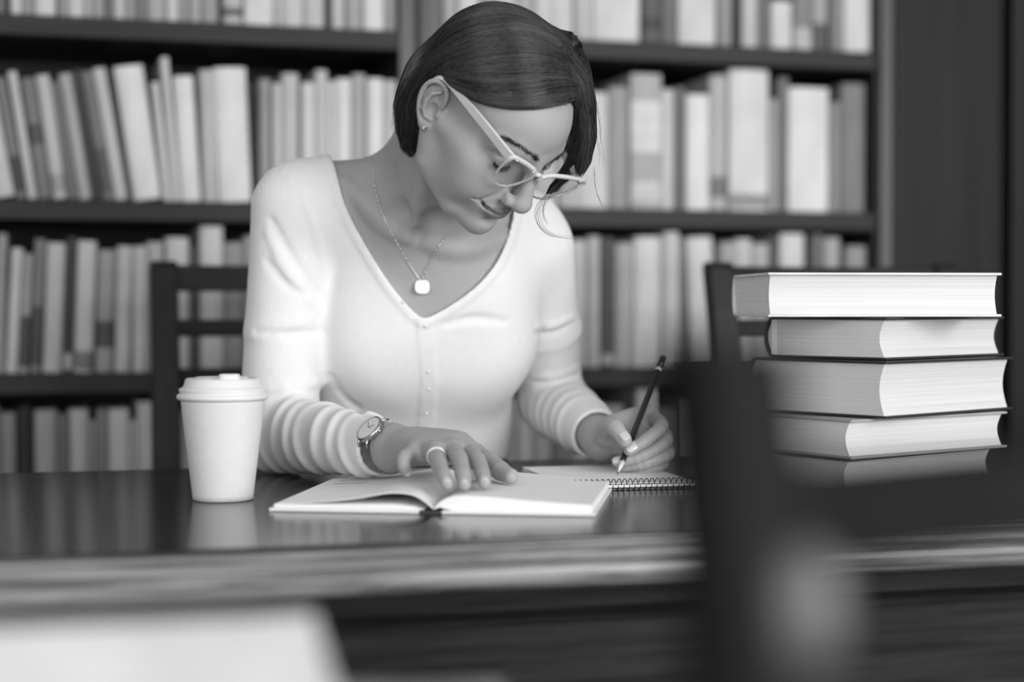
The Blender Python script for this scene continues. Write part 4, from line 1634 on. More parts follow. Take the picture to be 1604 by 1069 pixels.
def nail(tip, dirv, normal, w=0.0052, l=0.0075, push=0.0052):
    d = np.asarray(dirv, float)
    d /= np.linalg.norm(d)
    n = np.asarray(normal, float)
    n = n - d * (n @ d)
    n /= np.linalg.norm(n)
    s = np.cross(d, n)
    V, F = [], []
    m = 8
    for i in range(m + 1):
        a = -1 + 2 * i / m
        for k in range(m + 1):
            b = -1 + 2 * k / m
            ww = w * (1 - 0.25 * max(0, a) ** 2 - 0.1 * min(0, a) ** 2) * (1 if abs(a) < 0.99 else 0.8)
            q = np.asarray(tip) + d * (a * l) + s * (b * ww) + n * (push - 0.0022 * b * b - 0.0006 * a * a)
            V.append(q)
    for i in range(m):
        for k in range(m):
            F.append((i * (m + 1) + k, (i + 1) * (m + 1) + k, (i + 1) * (m + 1) + k + 1, i * (m + 1) + k + 1))
    o = np_mesh('fingernail', np.array(V), np.array(F), M_NAIL, person)
    so = o.modifiers.new('thick', 'SOLIDIFY')
    so.thickness = 0.0006
    so.offset = 0
    return o


up_cam = np.array([0, -0.75, 0.66])
for nm, nrm in (('index', up_cam), ('middle', up_cam), ('ring', up_cam), ('pinky', np.array([0, -0.95, 0.3]))):
    P = JR[nm]
    nail(P[3] - 0.1 * (P[3] - P[2]), P[3] - P[2], nrm, 0.0046, 0.0055, 0.0064 if nm != 'pinky' else 0.0055)
nail(JR['thumb'][3] - 0.1 * (JR['thumb'][3] - JR['thumb'][2]), JR['thumb'][3] - JR['thumb'][2], np.array([0.5, 0.4, 0.75]), 0.0056, 0.006, 0.0078)
nail(JL['thumb'][3] - 0.15 * (JL['thumb'][3] - JL['thumb'][2]), JL['thumb'][3] - JL['thumb'][2], np.array([0.25, -0.85, 0.45]), 0.0062, 0.0080, 0.0086)
nail(JL['index'][3] - 0.15 * (JL['index'][3] - JL['index'][2]), JL['index'][3] - JL['index'][2], np.array([-0.1, -0.9, 0.45]), 0.0056, 0.0078, 0.0072)
nail(JL['middle'][3], JL['middle'][3] - JL['middle'][2], np.array([-0.1, -0.9, 0.45]), 0.0050, 0.006, 0.0070)

# ================================================================== HAIR, BROWS, LASHES
M_HAIR = bpy.data.materials.new('dark glossy hair')
M_HAIR.use_nodes = True
_nt = M_HAIR.node_tree
_bs = _nt.nodes['Principled BSDF']
_at = _nt.nodes.new('ShaderNodeAttribute')
_at.attribute_name = 'tone'
_rp = _nt.nodes.new('ShaderNodeValToRGB')
for e, g in zip(_rp.color_ramp.elements, (10, 66)):
    e.color = (lin(g), lin(g), lin(g), 1)
_nt.links.new(_at.outputs['Fac'], _rp.inputs['Fac'])
_nt.links.new(_rp.outputs['Color'], _bs.inputs['Base Color'])
_bs.inputs['Roughness'].default_value = 0.30
_bs.inputs['Specular IOR Level'].default_value = 0.55

vh = Vol(WC(-0.17, 1.60, 0.02), WC(0.13, 1.96, 0.37), 0.0022, 0.032)
vh.add(hell((0, -0.9, 4.85), (7.45, 8.15, 7.2)), 0)
vh.add(hell((0, 1.8, 5.0), (6.8, 7.2, 6.3)), 0.012)
# hairline: everything in front of and below this plane is face
_hn = HR @ np.array([0, 0.516, -0.856])
_hp = H(0, 8.0, 9.3)
_X = (vh.ax[0][:, None, None], vh.ax[1][None, :, None], vh.ax[2][None, None, :])
_pl = (_X[0] - _hp[0]) * _hn[0] + (_X[1] - _hp[1]) * _hn[1] + (_X[2] - _hp[2]) * _hn[2]
vh.d = -smin(-vh.d, -_pl.astype(np.float32), 0.012)
# fringe swept across the forehead, laid over the skin
_fr = [hit(vb, x, y, 1.6, 2.0) for x, y in ((896, 128), (868, 140), (835, 148), (795, 150), (757, 143), (725, 126), (705, 108))]
_fr = [p + HR @ np.array([0, 0.002, 0.003]) for p in _fr if p is not None]
vh.add(CHAIN(_fr, [0.008, 0.011, 0.012, 0.012, 0.012, 0.011, 0.009][:len(_fr)], 0.004), 0.014)
# behind the ear down to the nape
for s in (1, -1):
    vh.add(hchain([(s * 6.1, -3.8, 2.8), (s * 5.7, -4.4, -0.5), (s * 5.3, -4.6, -3.2), (s * 5.0, -4.4, -5.6)], [1.3, 1.3, 1.1, 0.6], 0.5), 0.014)
vh.add(hchain([(0, -6.6, 1.5), (0, -7.0, -2), (0, -6.6, -4.8)], [3.0, 2.7, 2.0], 0.5), 0.03)
vh.add(hchain([(3.6, -6.4, 0), (3.4, -6.4, -4.4)], [2.3, 1.4], 0.5), 0.02)
vh.add(hchain([(-3.6, -6.4, 0), (-3.4, -6.4, -4.4)], [2.3, 1.4], 0.5), 0.02)
vh.add(CHAIN([W(650, 140, 1.762), W(643, 175, 1.778), W(640, 205, 1.786), W(641, 228, 1.790), W(643, 242, 1.792)], [0.016, 0.0155, 0.0135, 0.010, 0.004], 0.004), 0.012)
# lock hanging on her far side
_lock = [W(890, 70, 1.735), W(906, 115, 1.755), W(917, 165, 1.772), W(920, 215, 1.785), W(914, 252, 1.792), W(908, 272, 1.794)]
vh.add(CHAIN([W(896, 135, 1.745), W(903, 165, 1.765), W(904, 205, 1.790), W(898, 240, 1.806), W(892, 258, 1.81)], [0.010, 0.0105, 0.010, 0.007, 0.003], 0.004), 0.012)
vh.add(CHAIN([W(897, 248, 1.806), W(884, 276, 1.815), W(868, 294, 1.820), W(856, 304, 1.822)], [0.006, 0.0062, 0.005, 0.002], 0.004), 0.006)
vh.add(CHAIN(_lock, [0.012, 0.012, 0.009, 0.008, 0.006, 0.003], 0.004), 0.012)
for s in (1, -1):
    vh.cut(hell((s * 8.3, 0.35, 0.1), (2.6, 2.75, 3.55)), 0.006)
HVV, HVF = vh.mesh()
HVV = relax(HVV, HVF, 2, 0.5)


def tri(vol, P):
    q = (P - vol.lo) / vol.h
    i = np.clip(np.floor(q).astype(int), 0, vol.n - 2)
    f = np.clip(q - i, 0, 1)
    o = 0
    for a in (0, 1):
        for b in (0, 1):
            for c in (0, 1):
                w = (f[:, 0] if a else 1 - f[:, 0]) * (f[:, 1] if b else 1 - f[:, 1]) * (f[:, 2] if c else 1 - f[:, 2])
                o = o + w * vol.d[i[:, 0] + a, i[:, 1] + b, i[:, 2] + c]
    return o


def grad(vol, P, e=0.002):
    g = np.stack([tri(vol, P + e * np.eye(3)[k]) - tri(vol, P - e * np.eye(3)[k]) for k in range(3)], 1)
    return g / (np.linalg.norm(g, axis=1)[:, None] + 1e-9)


def px_guide(L):
    Q = []
    for x, y in L:
        p = hit(vh, x, y, 1.58, 1.98)
        if p is not None:
            Q.append(p)
    return np.array(Q)


HG = lambda L: np.array([H(*p) for p in L])
g_vis = [px_guide(L) for L in (
    [(892, 62), (860, 34), (800, 20), (742, 27), (694, 50), (654, 92), (630, 140), (624, 180), (628, 212)],
    [(898, 82), (850, 52), (790, 44), (722, 60), (672, 95), (642, 140), (632, 190), (637, 236)],
    [(903, 102), (850, 80), (790, 76), (732, 88), (686, 108), (656, 140), (642, 190), (642, 244)],
    [(905, 120), (860, 105), (800, 104), (746, 110), (702, 116), (666, 136), (650, 172), (646, 236)],
    [(905, 132), (870, 129), (820, 136), (770, 138), (726, 128), (696, 116), (664, 134), (652, 170), (650, 222)],
    [(904, 143), (880, 152), (840, 162), (795, 165), (752, 156), (722, 138), (700, 118), (672, 124), (652, 150)],
    [(902, 150), (885, 160), (845, 171), (805, 174), (762, 168), (730, 154), (712, 136), (700, 122), (690, 116)])]
g_back = [HG([(-3.5, 5, 11.5), (-6.3, 3, 9.5), (-7.8, 0, 6), (-7.8, -2.5, 2), (-7.2, -4.4, -1.5), (-6.4, -5.4, -4.5)]),
          HG([(-3.2, 1, 12.8), (-5, -4, 11.5), (-6, -8, 8), (-6, -9.5, 3), (-5.0, -9.4, -1), (-4.2, -8.4, -5)]),
          HG([(-2.8, 0, 13.2), (-2, -5, 12.6), (-1, -9.5, 9.5), (-.5, -11.5, 4), (0, -11.5, -1), (0, -9.6, -5.5)]),
          HG([(-2.5, 3, 12.6), (-1, -3, 13.3), (1.5, -8, 11.2), (3.5, -10.6, 6), (4.0, -10.4, 1), (3.8, -8.8, -4.6)])]
g_lock = [np.array([W(*p) for p in L]) for L in (
    [(897, 138, 1.714), (905, 170, 1.738), (905, 210, 1.770), (896, 250, 1.800), (880, 280, 1.815), (860, 302, 1.822)],
    [(898, 134, 1.716), (907, 165, 1.735), (909, 200, 1.760), (902, 236, 1.785), (893, 258, 1.795)],
    [(898, 108, 1.716), (911, 150, 1.740), (916, 198, 1.765), (911, 240, 1.788), (901, 272, 1.795)],
    [(893, 82, 1.720), (914, 128, 1.748), (924, 182, 1.770), (925, 228, 1.786), (918, 258, 1.790), (910, 276, 1.792)],
    [(886, 58, 1.728), (914, 108, 1.770), (928, 165, 1.790), (930, 215, 1.797), (926, 248, 1.800), (918, 272, 1.800)])]
NPT = 22


def resample(P, n=NPT):
    Q = spline(P, 120)
    L = np.r_[0, np.cumsum(np.linalg.norm(np.diff(Q, axis=0), axis=1))]
    t = np.linspace(0, L[-1], n)
    return np.stack([np.interp(t, L, Q[:, k]) for k in range(3)], 1)


def strands(guides, count, lift, snap=True, spread=0.0012, clump=26, seed=0, u_pow=None):
    r = np.random.default_rng(seed)
    G = np.stack([resample(g) for g in guides])
    m = len(guides) - 1
    ncl = max(1, count // clump)
    cu = r.uniform(0, m, ncl)
    co = r.uniform(0, 1, ncl)
    out = []
    cid = r.integers(0, ncl, count)
    u = np.clip(cu[cid] + r.normal(0, 0.055, count), 0, m - 1e-6)
    i = u.astype(int)
    f = (u - i)[:, None, None]
    P = G[i] * (1 - f) + G[i + 1] * f
    # wander of the clump and of the single hair, growing to the tip
    t = np.linspace(0, 1, NPT)[None, :, None]
    wc = r.normal(0, 1, (ncl, 3))[cid][:, None, :]
    P = P + wc * (0.0009 + 0.0022 * t) * np.sin(t * 5 + co[cid][:, None, None] * 6) + r.normal(0, spread, (count, 1, 3)) * (0.6 + 0.8 * t)
    # uneven starts and ends
    a = r.uniform(0, 0.16, count) ** 1.3
    b = 1 - r.uniform(0, 0.16, count)
    tt = a[:, None] + (b - a)[:, None] * np.linspace(0, 1, NPT)[None, :]
    k = np.clip((tt * (NPT - 1)).astype(int), 0, NPT - 2)
    fr = (tt * (NPT - 1) - k)[:, :, None]
    rows = np.arange(count)[:, None]
    P = P[rows, k] * (1 - fr) + P[rows, k + 1] * fr
    off = (r.uniform(-0.4, 1.0, count) * lift)[:, None]
    if snap:
        S = P.reshape(-1, 3)
        o = np.broadcast_to(off, (count, NPT)).ravel()
        for _ in range(5):
            d = tri(vh, S)
            g = grad(vh, S)
            step = np.clip(d - o, -0.01, 0.02)
            S = S - step[:, None] * g
        P = S.reshape(count, NPT, 3)
        # keep the snapped path smooth
        for _ in range(2):
            P[:, 1:-1] = 0.25 * P[:, :-2] + 0.5 * P[:, 1:-1] + 0.25 * P[:, 2:]
    tone_ = np.clip(r.normal(0.42, 0.28, ncl)[cid] + r.normal(0, 0.14, count), 0, 1)
    return P, tone_


def strand_mesh(P, R, sides=3):
    n, m, _ = P.shape
    T = np.gradient(P, axis=1)
    T /= np.linalg.norm(T, axis=2)[:, :, None] + 1e-12
    ref = np.zeros_like(T)
    ref[..., 0] = 0.31
    ref[..., 1] = 0.53
    ref[..., 2] = 0.79
    N = np.cross(T, ref)
    N /= np.linalg.norm(N, axis=2)[:, :, None] + 1e-12
    B = np.cross(T, N)
    R = np.broadcast_to(R, (n, m))
    V = np.stack([P + R[:, :, None] * (math.cos(2 * math.pi * k / sides) * N + math.sin(2 * math.pi * k / sides) * B) for k in range(sides)], 2)
    idx = np.arange(n * m * sides).reshape(n, m, sides)
    F = []
    for k in range(sides):
        l = (k + 1) % sides
        F.append(np.stack([idx[:, :-1, k], idx[:, 1:, k], idx[:, 1:, l], idx[:, :-1, l]], -1).reshape(-1, 4))
    return V.reshape(-1, 3), np.concatenate(F), np.repeat(np.arange(n), m * sides)


taper = np.interp(np.linspace(0, 1, NPT), [0, 0.1, 0.75, 1], [0.6, 1, 1, 0.25])
def clear_ear(S_):
    P, t = S_
    hd = to_head(P.reshape(-1, 3)).reshape(P.shape)
    q = ((np.abs(hd[..., 0]) - 8.6) / 2.4) ** 2 + ((hd[..., 1] - 0.35) / 2.45) ** 2 + ((hd[..., 2] - 0.1) / 3.25) ** 2
    k = ~np.any(q < 1, axis=1)
    return P[k], t[k]


SETS = [strands(g_vis, 4200, 0.0022, seed=1), strands([g_vis[0], g_back[3], g_back[2], g_back[1], g_back[0]], 2000, 0.002, seed=2),
        strands([g_back[0], g_lock[3]], 500, 0.002, snap=True, seed=3), strands(g_lock, 2200, 0.0022, snap=True, spread=0.0018, seed=4)]
SETS = [clear_ear(q) for q in SETS]
HP = np.concatenate([a for a, b in SETS])
HTn = np.concatenate([b for a, b in SETS])
V1, F1, sid = strand_mesh(HP, 0.00040 * taper[None, :])
t1 = HTn[sid]
hair = np_mesh('hair', np.vstack([HVV, V1]), np.vstack([HVF, F1 + len(HVV)]), M_HAIR, person,
               attrs={'tone': np.r_[np.full(len(HVV), 0.10), t1]}, label='short dark bob tucked behind the ear, parted on the far side')
# fly-away wisps
r_ = np.random.default_rng(5)
wisps = []
for L in ([(900, 262, 1.79), (872, 290, 1.785), (846, 318, 1.78), (843, 345, 1.78), (862, 366, 1.782), (898, 372, 1.79)],
          [(902, 268, 1.79), (880, 292, 1.786), (858, 312, 1.783), (850, 335, 1.782), (858, 352, 1.784)],
          [(934, 200, 1.785), (941, 235, 1.79), (944, 262, 1.792)],
          [(926, 130, 1.77), (938, 190, 1.785), (941, 225, 1.79)],
          [(930, 262, 1.79), (935, 300, 1.79), (948, 330, 1.79)],
          [(622, 150, 1.76), (616, 175, 1.76), (612, 205, 1.76)]):
    base = np.array([W(*p) for p in L])
    for _ in range(7 if len(L) > 4 else 3):
        wisps.append(resample(base + r_.normal(0, 0.0012, 3) + r_.normal(0, 0.0009, base.shape)))
V1, F1, sid = strand_mesh(np.array(wisps), 0.00016 * taper[None, :])
np_mesh('hair_wisps', V1, F1, M_HAIR, person, attrs={'tone': np.full(len(V1), 0.3)}, kind='stuff')


def short_hairs(name, path, count, length, width, rad, dirfn, seed):
    r = np.random.default_rng(seed)
    Q = spline(path, 60)
    out = []
    for _ in range(count):
        k = r.integers(2, 57)
        q = Q[k] + r.normal(0, width, 3)
        t = Q[k + 1] - Q[k - 1]
        t /= np.linalg.norm(t)
        d = dirfn(t, k / 59.0, r)
        g = np.linspace(0, 1, 5)[:, None]
        out.append(q + d * length * g * r.uniform(0.7, 1.15))
    V, F, _ = strand_mesh(np.array(out), rad * np.array([1, 1, 0.85, 0.6, 0.2])[None, :])
    return np_mesh(name, V, F, M_HAIR, person, attrs={'tone': np.full(len(V), 0.15)})


def skin_path(L, out=0.0006):
    Q = [hit(vb, x, y, 1.6, 1.95) for x, y in L]
    Q = np.array([q for q in Q if q is not None])
    return Q + grad(vb, Q) * out


def brow_dir(t, k, r):
    d = -t + r.normal(0, 0.18, 3) + HR[:, 2] * (0.15 + 0.2 * k)
    return d / np.linalg.norm(d)


BROW_R = skin_path([(843, 252), (834, 244), (818, 232), (800, 221), (785, 214)])
short_hairs('eyebrow', BROW_R, 620, 0.0042, 0.0012, 0.00016, lambda t, k, r: (lambda d: d / np.linalg.norm(d))(t + r.normal(0, 0.15, 3) + HR[:, 2] * 0.25), 3)
BROW_L = np.array([H(-1.2, 9.15, 2.75), H(-2.4, 9.0, 3.15), H(-3.8, 8.3, 3.3), H(-5.0, 7.2, 2.9)])
for _ in range(6):
    d_ = tri(vb, BROW_L)
    BROW_L = BROW_L - (d_ - 0.0006)[:, None] * grad(vb, BROW_L)
short_hairs('eyebrow', BROW_L, 500, 0.0042, 0.0011, 0.00016, lambda t, k, r: (lambda d: d / np.linalg.norm(d))(t + r.normal(0, 0.15, 3) + HR[:, 2] * 0.25), 4)
for s in (1, -1):
    P = []
    for a in np.linspace(-62, 66, 9):
        a_ = math.radians(a)
        e_ = math.radians(-35)
        rr = 1.36
        P.append(H(s * 3.2 + s * rr * math.sin(a_), 6.85 + rr * math.cos(a_) * math.cos(e_), 1.35 + rr * math.cos(a_) * math.sin(e_)))
    P = np.array(P)
    fw, upv = HR[:, 1], HR[:, 2]
    short_hairs('eyelashes', P, 170, 0.0060, 0.00025, 0.00016,
                lambda t, k, r: (lambda d: d / np.linalg.norm(d))(fw * 0.8 - upv * 0.35 + HR[:, 0] * s * (k - 0.4) * 1.0 + r.normal(0, 0.08, 3)), 20 + s)
    V, F = tube(spline(P, 30), 0.00045, 5)
    o_ = np_mesh('lash_line', np.array(V), np.array([f for f in F if len(f) == 4]), M_HAIR, person, attrs={'tone': np.full(len(V), 0.05)})

# ================================================================== THINGS SHE WEARS AND HOLDS
def wpart(name, V, F, m, root, smooth=True, **k):
    """part given in world coordinates under a root empty"""
    L = np.array(root.location) if root.parent is None else np.zeros(3)
    return mesh_obj(name, [tuple(np.asarray(v) - L) for v in V], F, m, root, smooth=smooth, **k)


# ---- eyeglasses
GB = W(842, 273, 1.7250)
GHR = W(799, 246, 1.6920)
GHL = W(911, 284, 1.7980)
glasses = empty('eyeglasses', GB, 0, 'pale translucent plastic eyeglasses low on the woman\'s nose', 'eyeglasses')
M_FRAME = mat('pale translucent frame plastic', 208, 0.22, 0.55, 0.04, 60)
M_FRAME.node_tree.nodes['Principled BSDF'].inputs['Transmission Weight'].default_value = 0.25
M_CLEAR = mat('clear frame plastic', 222, 0.15, 0.6, 0.03, 60)
M_CLEAR.node_tree.nodes['Principled BSDF'].inputs['Transmission Weight'].default_value = 0.75
M_RIVET = mat('silver rivet', 225, 0.2, 0.6, 0.05, 100, metal=1.0)
M_LENS = bpy.data.materials.new('spectacle lens')
M_LENS.use_nodes = True
_nt = M_LENS.node_tree
_nt.nodes.remove(_nt.nodes['Principled BSDF'])
_tr = _nt.nodes.new('ShaderNodeBsdfTransparent')
_tr.inputs[0].default_value = (0.95, 0.95, 0.95, 1)
_gl = _nt.nodes.new('ShaderNodeBsdfGlossy')
_gl.inputs['Roughness'].default_value = 0.03
_no = _nt.nodes.new('ShaderNodeTexNoise')
_no.inputs['Scale'].default_value = 5
_lw = _nt.nodes.new('ShaderNodeLayerWeight')
_pw = _nt.nodes.new('ShaderNodeMath')
_pw.operation = 'POWER'
_pw.inputs[1].default_value = 4.0
_nt.links.new(_lw.outputs['Facing'], _pw.inputs[0])
_fr = _nt.nodes.new('ShaderNodeMath')
_fr.operation = 'MULTIPLY_ADD'
_fr.inputs[1].default_value = 0.6
_fr.inputs[2].default_value = 0.04
_nt.links.new(_pw.outputs[0], _fr.inputs[0])
_mx = _nt.nodes.new('ShaderNodeMixShader')
_nt.links.new(_fr.outputs[0], _mx.inputs[0])
_nt.links.new(_tr.outputs[0], _mx.inputs[1])
_nt.links.new(_gl.outputs[0], _mx.inputs[2])
_nt.links.new(_mx.outputs[0], _nt.nodes['Material Output'].inputs[0])
g_dn = -HR[:, 2] * 0.92 + HR[:, 1] * -0.12
g_dn /= np.linalg.norm(g_dn)
OUT = [(0.55, 0.35), (1.3, -0.25), (3.0, -0.42), (4.8, -0.40), (6.0, -0.30), (6.15, 0.25), (5.75, 1.55), (4.9, 2.65), (3.6, 3.15), (2.2, 2.95), (1.2, 2.15), (0.7, 1.2)]


def lens_pts(hinge, n=72):
    e = (hinge - GB)
    S_ = np.linalg.norm(e) / 6.1
    e = e / np.linalg.norm(e)
    d = g_dn - e * (g_dn @ e) * 0.9
    d /= np.linalg.norm(d)
    nrm = np.cross(e, d)
    nrm = nrm if nrm @ HR[:, 1] > 0 else -nrm
    P = np.array(OUT + [OUT[0]])
    Q = np.vstack([P[-2], P, P[1]])
    C = []
    for i in range(len(P) - 1):
        a, b, c, dd = Q[i], Q[i + 1], Q[i + 2], Q[i + 3]
        for u in np.linspace(0, 1, 6, endpoint=False):
            C.append(0.5 * (2 * b + (c - a) * u + (2 * a - 5 * b + 4 * c - dd) * u * u + (3 * b - a - 3 * c + dd) * u ** 3))
    C = np.array(C)
    return np.array([GB + e * (a * S_) + d * (b * 0.0112) + nrm * 0.002 for a, b in C]), C, e, d, nrm


for hinge in (GHR, GHL):
    L3, C2, e_, d_, n_ = lens_pts(hinge)
    top = C2[:, 1] < 0.45
    rad = np.where(C2[:, 1] < 0.2, 0.0028, np.interp(C2[:, 1], [0.2, 0.9, 3.2], [0.0024, 0.0014, 0.0012]))
    T_, F_ = tube(L3, rad, 8, closed=True)
    # split the rim into the pale brow bar and the clear lower rim
    n8 = len(L3)
    ring_top = [bool(top[i]) or bool(top[(i + 1) % n8]) for i in range(n8)]
    Ft = [f for f in F_ if ring_top[min(f[0], f[3]) // 8 if f[0] // 8 != 0 or f[1] // 8 != n8 - 1 else n8 - 1]]
    Fb = [f for f in F_ if f not in set(Ft)]
    rim = wpart('brow_bar', T_, Ft, M_FRAME, glasses)
    wpart('clear_rim', T_, Fb, M_CLEAR, glasses)
    cen = L3.mean(0)
    V = [cen + n_ * 0.001] + [p for p in L3]
    F = [(0, 1 + i, 1 + (i + 1) % len(L3)) for i in range(len(L3))]
    wpart('lens', V, F, M_LENS, glasses)
    # rivets by the hinge
    for k, (a, b) in enumerate(((5.35, -0.30), (1.45, -0.12))):
        S_ = np.linalg.norm(hinge - GB) / 6.1
        c = GB + e_ * (a * S_) + d_ * (b * 0.0112) + n_ * 0.0046
        V, F = lathe([(0.0001, 0.0010), (0.0010, 0.0009), (0.0014, 0.0003), (0.0014, -0.001)], 10)
        if a < 5 and hinge is GHL:
            continue
        V = [c + e_ * x + d_ * y + n_ * z for x, y, z in V]
        wpart('rivet', V, F, M_RIVET, glasses)
# nose pads
for s_, hinge in ((1, GHR), (-1, GHL)):
    c = GB + (hinge - GB) * 0.13 + g_dn * 0.011 - HR[:, 1] * 0.001
    V, F = lathe([(0.0002, -0.005), (0.0016, -0.004), (0.0022, 0.0), (0.0016, 0.004), (0.0002, 0.005)], 12)
    V = [c + HR[:, 0] * x * 0.6 + HR[:, 1] * y + g_dn * z for x, y, z in V]
    wpart('nose_pad', V, F, M_CLEAR, glasses)
# bridge
P = spline([GB + (GHR - GB) * 0.10 + g_dn * 0.002, GB + HR[:, 1] * 0.002 - g_dn * 0.0005, GB + (GHL - GB) * 0.10 + g_dn * 0.002], 9)
V, F = tube(P, 0.0026, 8)
wpart('bridge', V, F, M_FRAME, glasses)


def temple(P, w0, w1, name):
    """flat side arm, deep at the hinge and slim behind"""
    P = spline(P, 22)
    T = np.gradient(P, axis=0)
    T /= np.linalg.norm(T, axis=1)[:, None]
    side = (HR[:, 0]) * (1 if name == 'r' else -1)
    V, F = [], []
    for i in range(len(P)):
        t = i / (len(P) - 1)
        w = np.interp(t, [0, 0.08, 0.35, 0.75, 1], [w0 * 1.15, w0, w0 * 0.95, w1, w1])
        u = np.cross(T[i], side)
        u /= np.linalg.norm(u)
        s = np.cross(u, T[i])
        th = 0.0016
        V += [P[i] - u * w - s * th, P[i] + u * w - s * th, P[i] + u * w + s * th, P[i] - u * w + s * th]
    for i in range(len(P) - 1):
        for k in range(4):
            l = (k + 1) % 4
            F.append((i * 4 + k, i * 4 + l, i * 4 + 4 + l, i * 4 + 4 + k))
    F += [(3, 2, 1, 0), tuple(range(len(V) - 4, len(V)))]
    return wpart('temple_arm', V, F, M_FRAME, glasses, smooth=False, bevel=0.0006)


temple([GHR + HR[:, 1] * 0.001, W(772, 212, 1.6870), W(738, 170, 1.6905), W(712, 140, 1.6980), W(692, 122, 1.706), W(676, 128, 1.72)], 0.0050, 0.0022, 'r')
temple([GHL + HR[:, 1] * 0.001, W(897, 262, 1.8010), W(872, 225, 1.808), W(840, 180, 1.82), W(812, 150, 1.835)], 0.0048, 0.0022, 'l')

# ---- ear stud
_e = hit(vb, 666, 200, 1.6, 1.95)
if _e is None:
    _e = hit(vb, 668, 199, 1.6, 1.95)
stud = empty('ear_stud', _e, 0, 'small sparkling stud earring on the woman\'s ear lobe', 'earring')
M_SILVER = mat('polished silver', 228, 0.12, 0.7, 0.05, 200, metal=1.0)
V, F = [], []
nrm = np.array([-0.35, -0.93, 0.1])
nrm /= np.linalg.norm(nrm)
ux = np.cross(nrm, [0, 0, 1.0])
ux /= np.linalg.norm(ux)
uy = np.cross(ux, nrm)
hp = []
for k in range(24):
    t = 2 * math.pi * k / 24
    hp.append((0.00021 * 16 * math.sin(t) ** 3, 0.00021 * (13 * math.cos(t) - 5 * math.cos(2 * t) - 2 * math.cos(3 * t) - math.cos(4 * t))))
for k, z in ((1.0, 0.0), (1.0, 0.0016), (0.7, 0.0026)):
    V += [_e + ux * (x * k) + uy * (y * k) + nrm * z for x, y in hp]
for j in range(2):
    for i in range(24):
        k = (i + 1) % 24
        F.append((j * 24 + i, j * 24 + k, j * 24 + 24 + k, j * 24 + 24 + i))
F.append(tuple(range(48, 72)))
wpart('heart_stone', V, F, M_SILVER, stud, smooth=False)

# ---- necklace
NL = [(583, 250), (586, 285), (594, 320), (607, 352), (623, 382), (640, 412), (655, 434), (661, 440)]
NR = [(661, 440), (666, 428), (672, 414), (678, 402), (686, 388), (696, 374)]


def on_skin(L, out=0.0026):
    Q = [hit(vb, x, y, 1.7, 2.08) for x, y in L]
    Q = np.array([q for q in Q if q is not None])
    return Q + np.array([0, -out, 0])


neck_path = np.vstack([spline(on_skin(NL), 70), spline(on_skin(NR), 30)[1:]])
necklace = empty('necklace', W(661, 452, 1.9), 0, 'fine beaded chain necklace with round pale pendant on the woman\'s chest', 'necklace')
V, F = tube(neck_path, 0.00035, 5)
L = np.r_[0, np.cumsum(np.linalg.norm(np.diff(neck_path, axis=0), axis=1))]
for s_ in np.arange(0.012, L[-1], 0.0062):
    c = np.array([np.interp(s_, L, neck_path[:, k]) for k in range(3)])
    a, b = lathe([(0.0001, -0.0010), (0.0008, -0.0007), (0.00105, 0.0), (0.0008, 0.0007), (0.0001, 0.0010)], 8)
    V, F = join((V, F), ([tuple(np.array(q) + c) for q in a], b))
wpart('beaded_chain', V, F, M_SILVER, necklace)
_pc = hit(vb, 661, 452, 1.7, 2.1)
V, F = [], []
pr = 0.0086
nr = np.array([0.1, -0.93, 0.35])
nr /= np.linalg.norm(nr)
ux = np.cross(nr, [0, 0, 1.0])
ux /= np.linalg.norm(ux)
uy = np.cross(ux, nr)
for k, z in ((0.93, 0.0002), (1.0, 0.0008), (0.97, 0.0022), (0.90, 0.0027)):
    for i in range(40):
        a = 2 * math.pi * i / 40
        ca, sa = math.cos(a), math.sin(a)
        m_ = (abs(ca) ** 2.9 + abs(sa) ** 2.9) ** (-1 / 2.9)
        V.append(_pc + ux * (pr * k * m_ * ca) + uy * (pr * k * m_ * sa) + nr * (z + 0.0034))
for j in range(3):
    for i in range(40):
        k = (i + 1) % 40
        F.append((j * 40 + i, j * 40 + k, j * 40 + 40 + k, j * 40 + 40 + i))
F += [tuple(range(120, 160)), tuple(range(39, -1, -1))]
wpart('pendant', V, F, mat('mother-of-pearl', 240, 0.2, 0.6, 0.06, 300), necklace, smooth=False)
V, F = tube([_pc + uy * 0.0085 + nr * 0.002, _pc + uy * 0.0112 + nr * 0.002, _pc + uy * 0.0135 + nr * 0.0012], 0.0012, 8)
wpart('bail', V, F, M_SILVER, necklace)

# ---- wrist watch on her resting arm
fa = (W_R - E_R) / np.linalg.norm(W_R - E_R)
WC0 = CUFF_R + fa * 0.0110
wu = np.array([-0.58, -0.46, 0.68])
wu -= fa * (wu @ fa)
wu /= np.linalg.norm(wu)
wv = np.cross(fa, wu)
watch = empty('wrist_watch', WC0, 0, 'round light-dial metal wristwatch with mesh strap on the resting wrist', 'watch')
M_STEEL = mat('watch steel', 190, 0.2, 0.7, 0.1, 150, metal=1.0)
M_MESH = mat('watch mesh strap', 135, 0.35, 0.6, 0.5, 900, bump=0.8, metal=0.9)
M_DIAL = mat('watch dial', 214, 0.3, 0.5, 0.03, 60)
WRr = 0.0262
V, F = [], []
nr_ = 64
for i in range(nr_):
    a = 2 * math.pi * i / nr_
    d = wu * math.cos(a) + wv * math.sin(a)
    for (q, h_) in ((-0.0075, 0.0), (-0.0075, 0.0018), (0.0075, 0.0018), (0.0075, 0.0)):
        V.append(WC0 + d * (WRr + h_) + fa * q)
for i in range(nr_):
    j = (i + 1) % nr_
    for k in range(4):
        l = (k + 1) % 4
        F.append((i * 4 + k, i * 4 + l, j * 4 + l, j * 4 + k))
wpart('mesh_strap', V, F, M_MESH, watch, smooth=False)


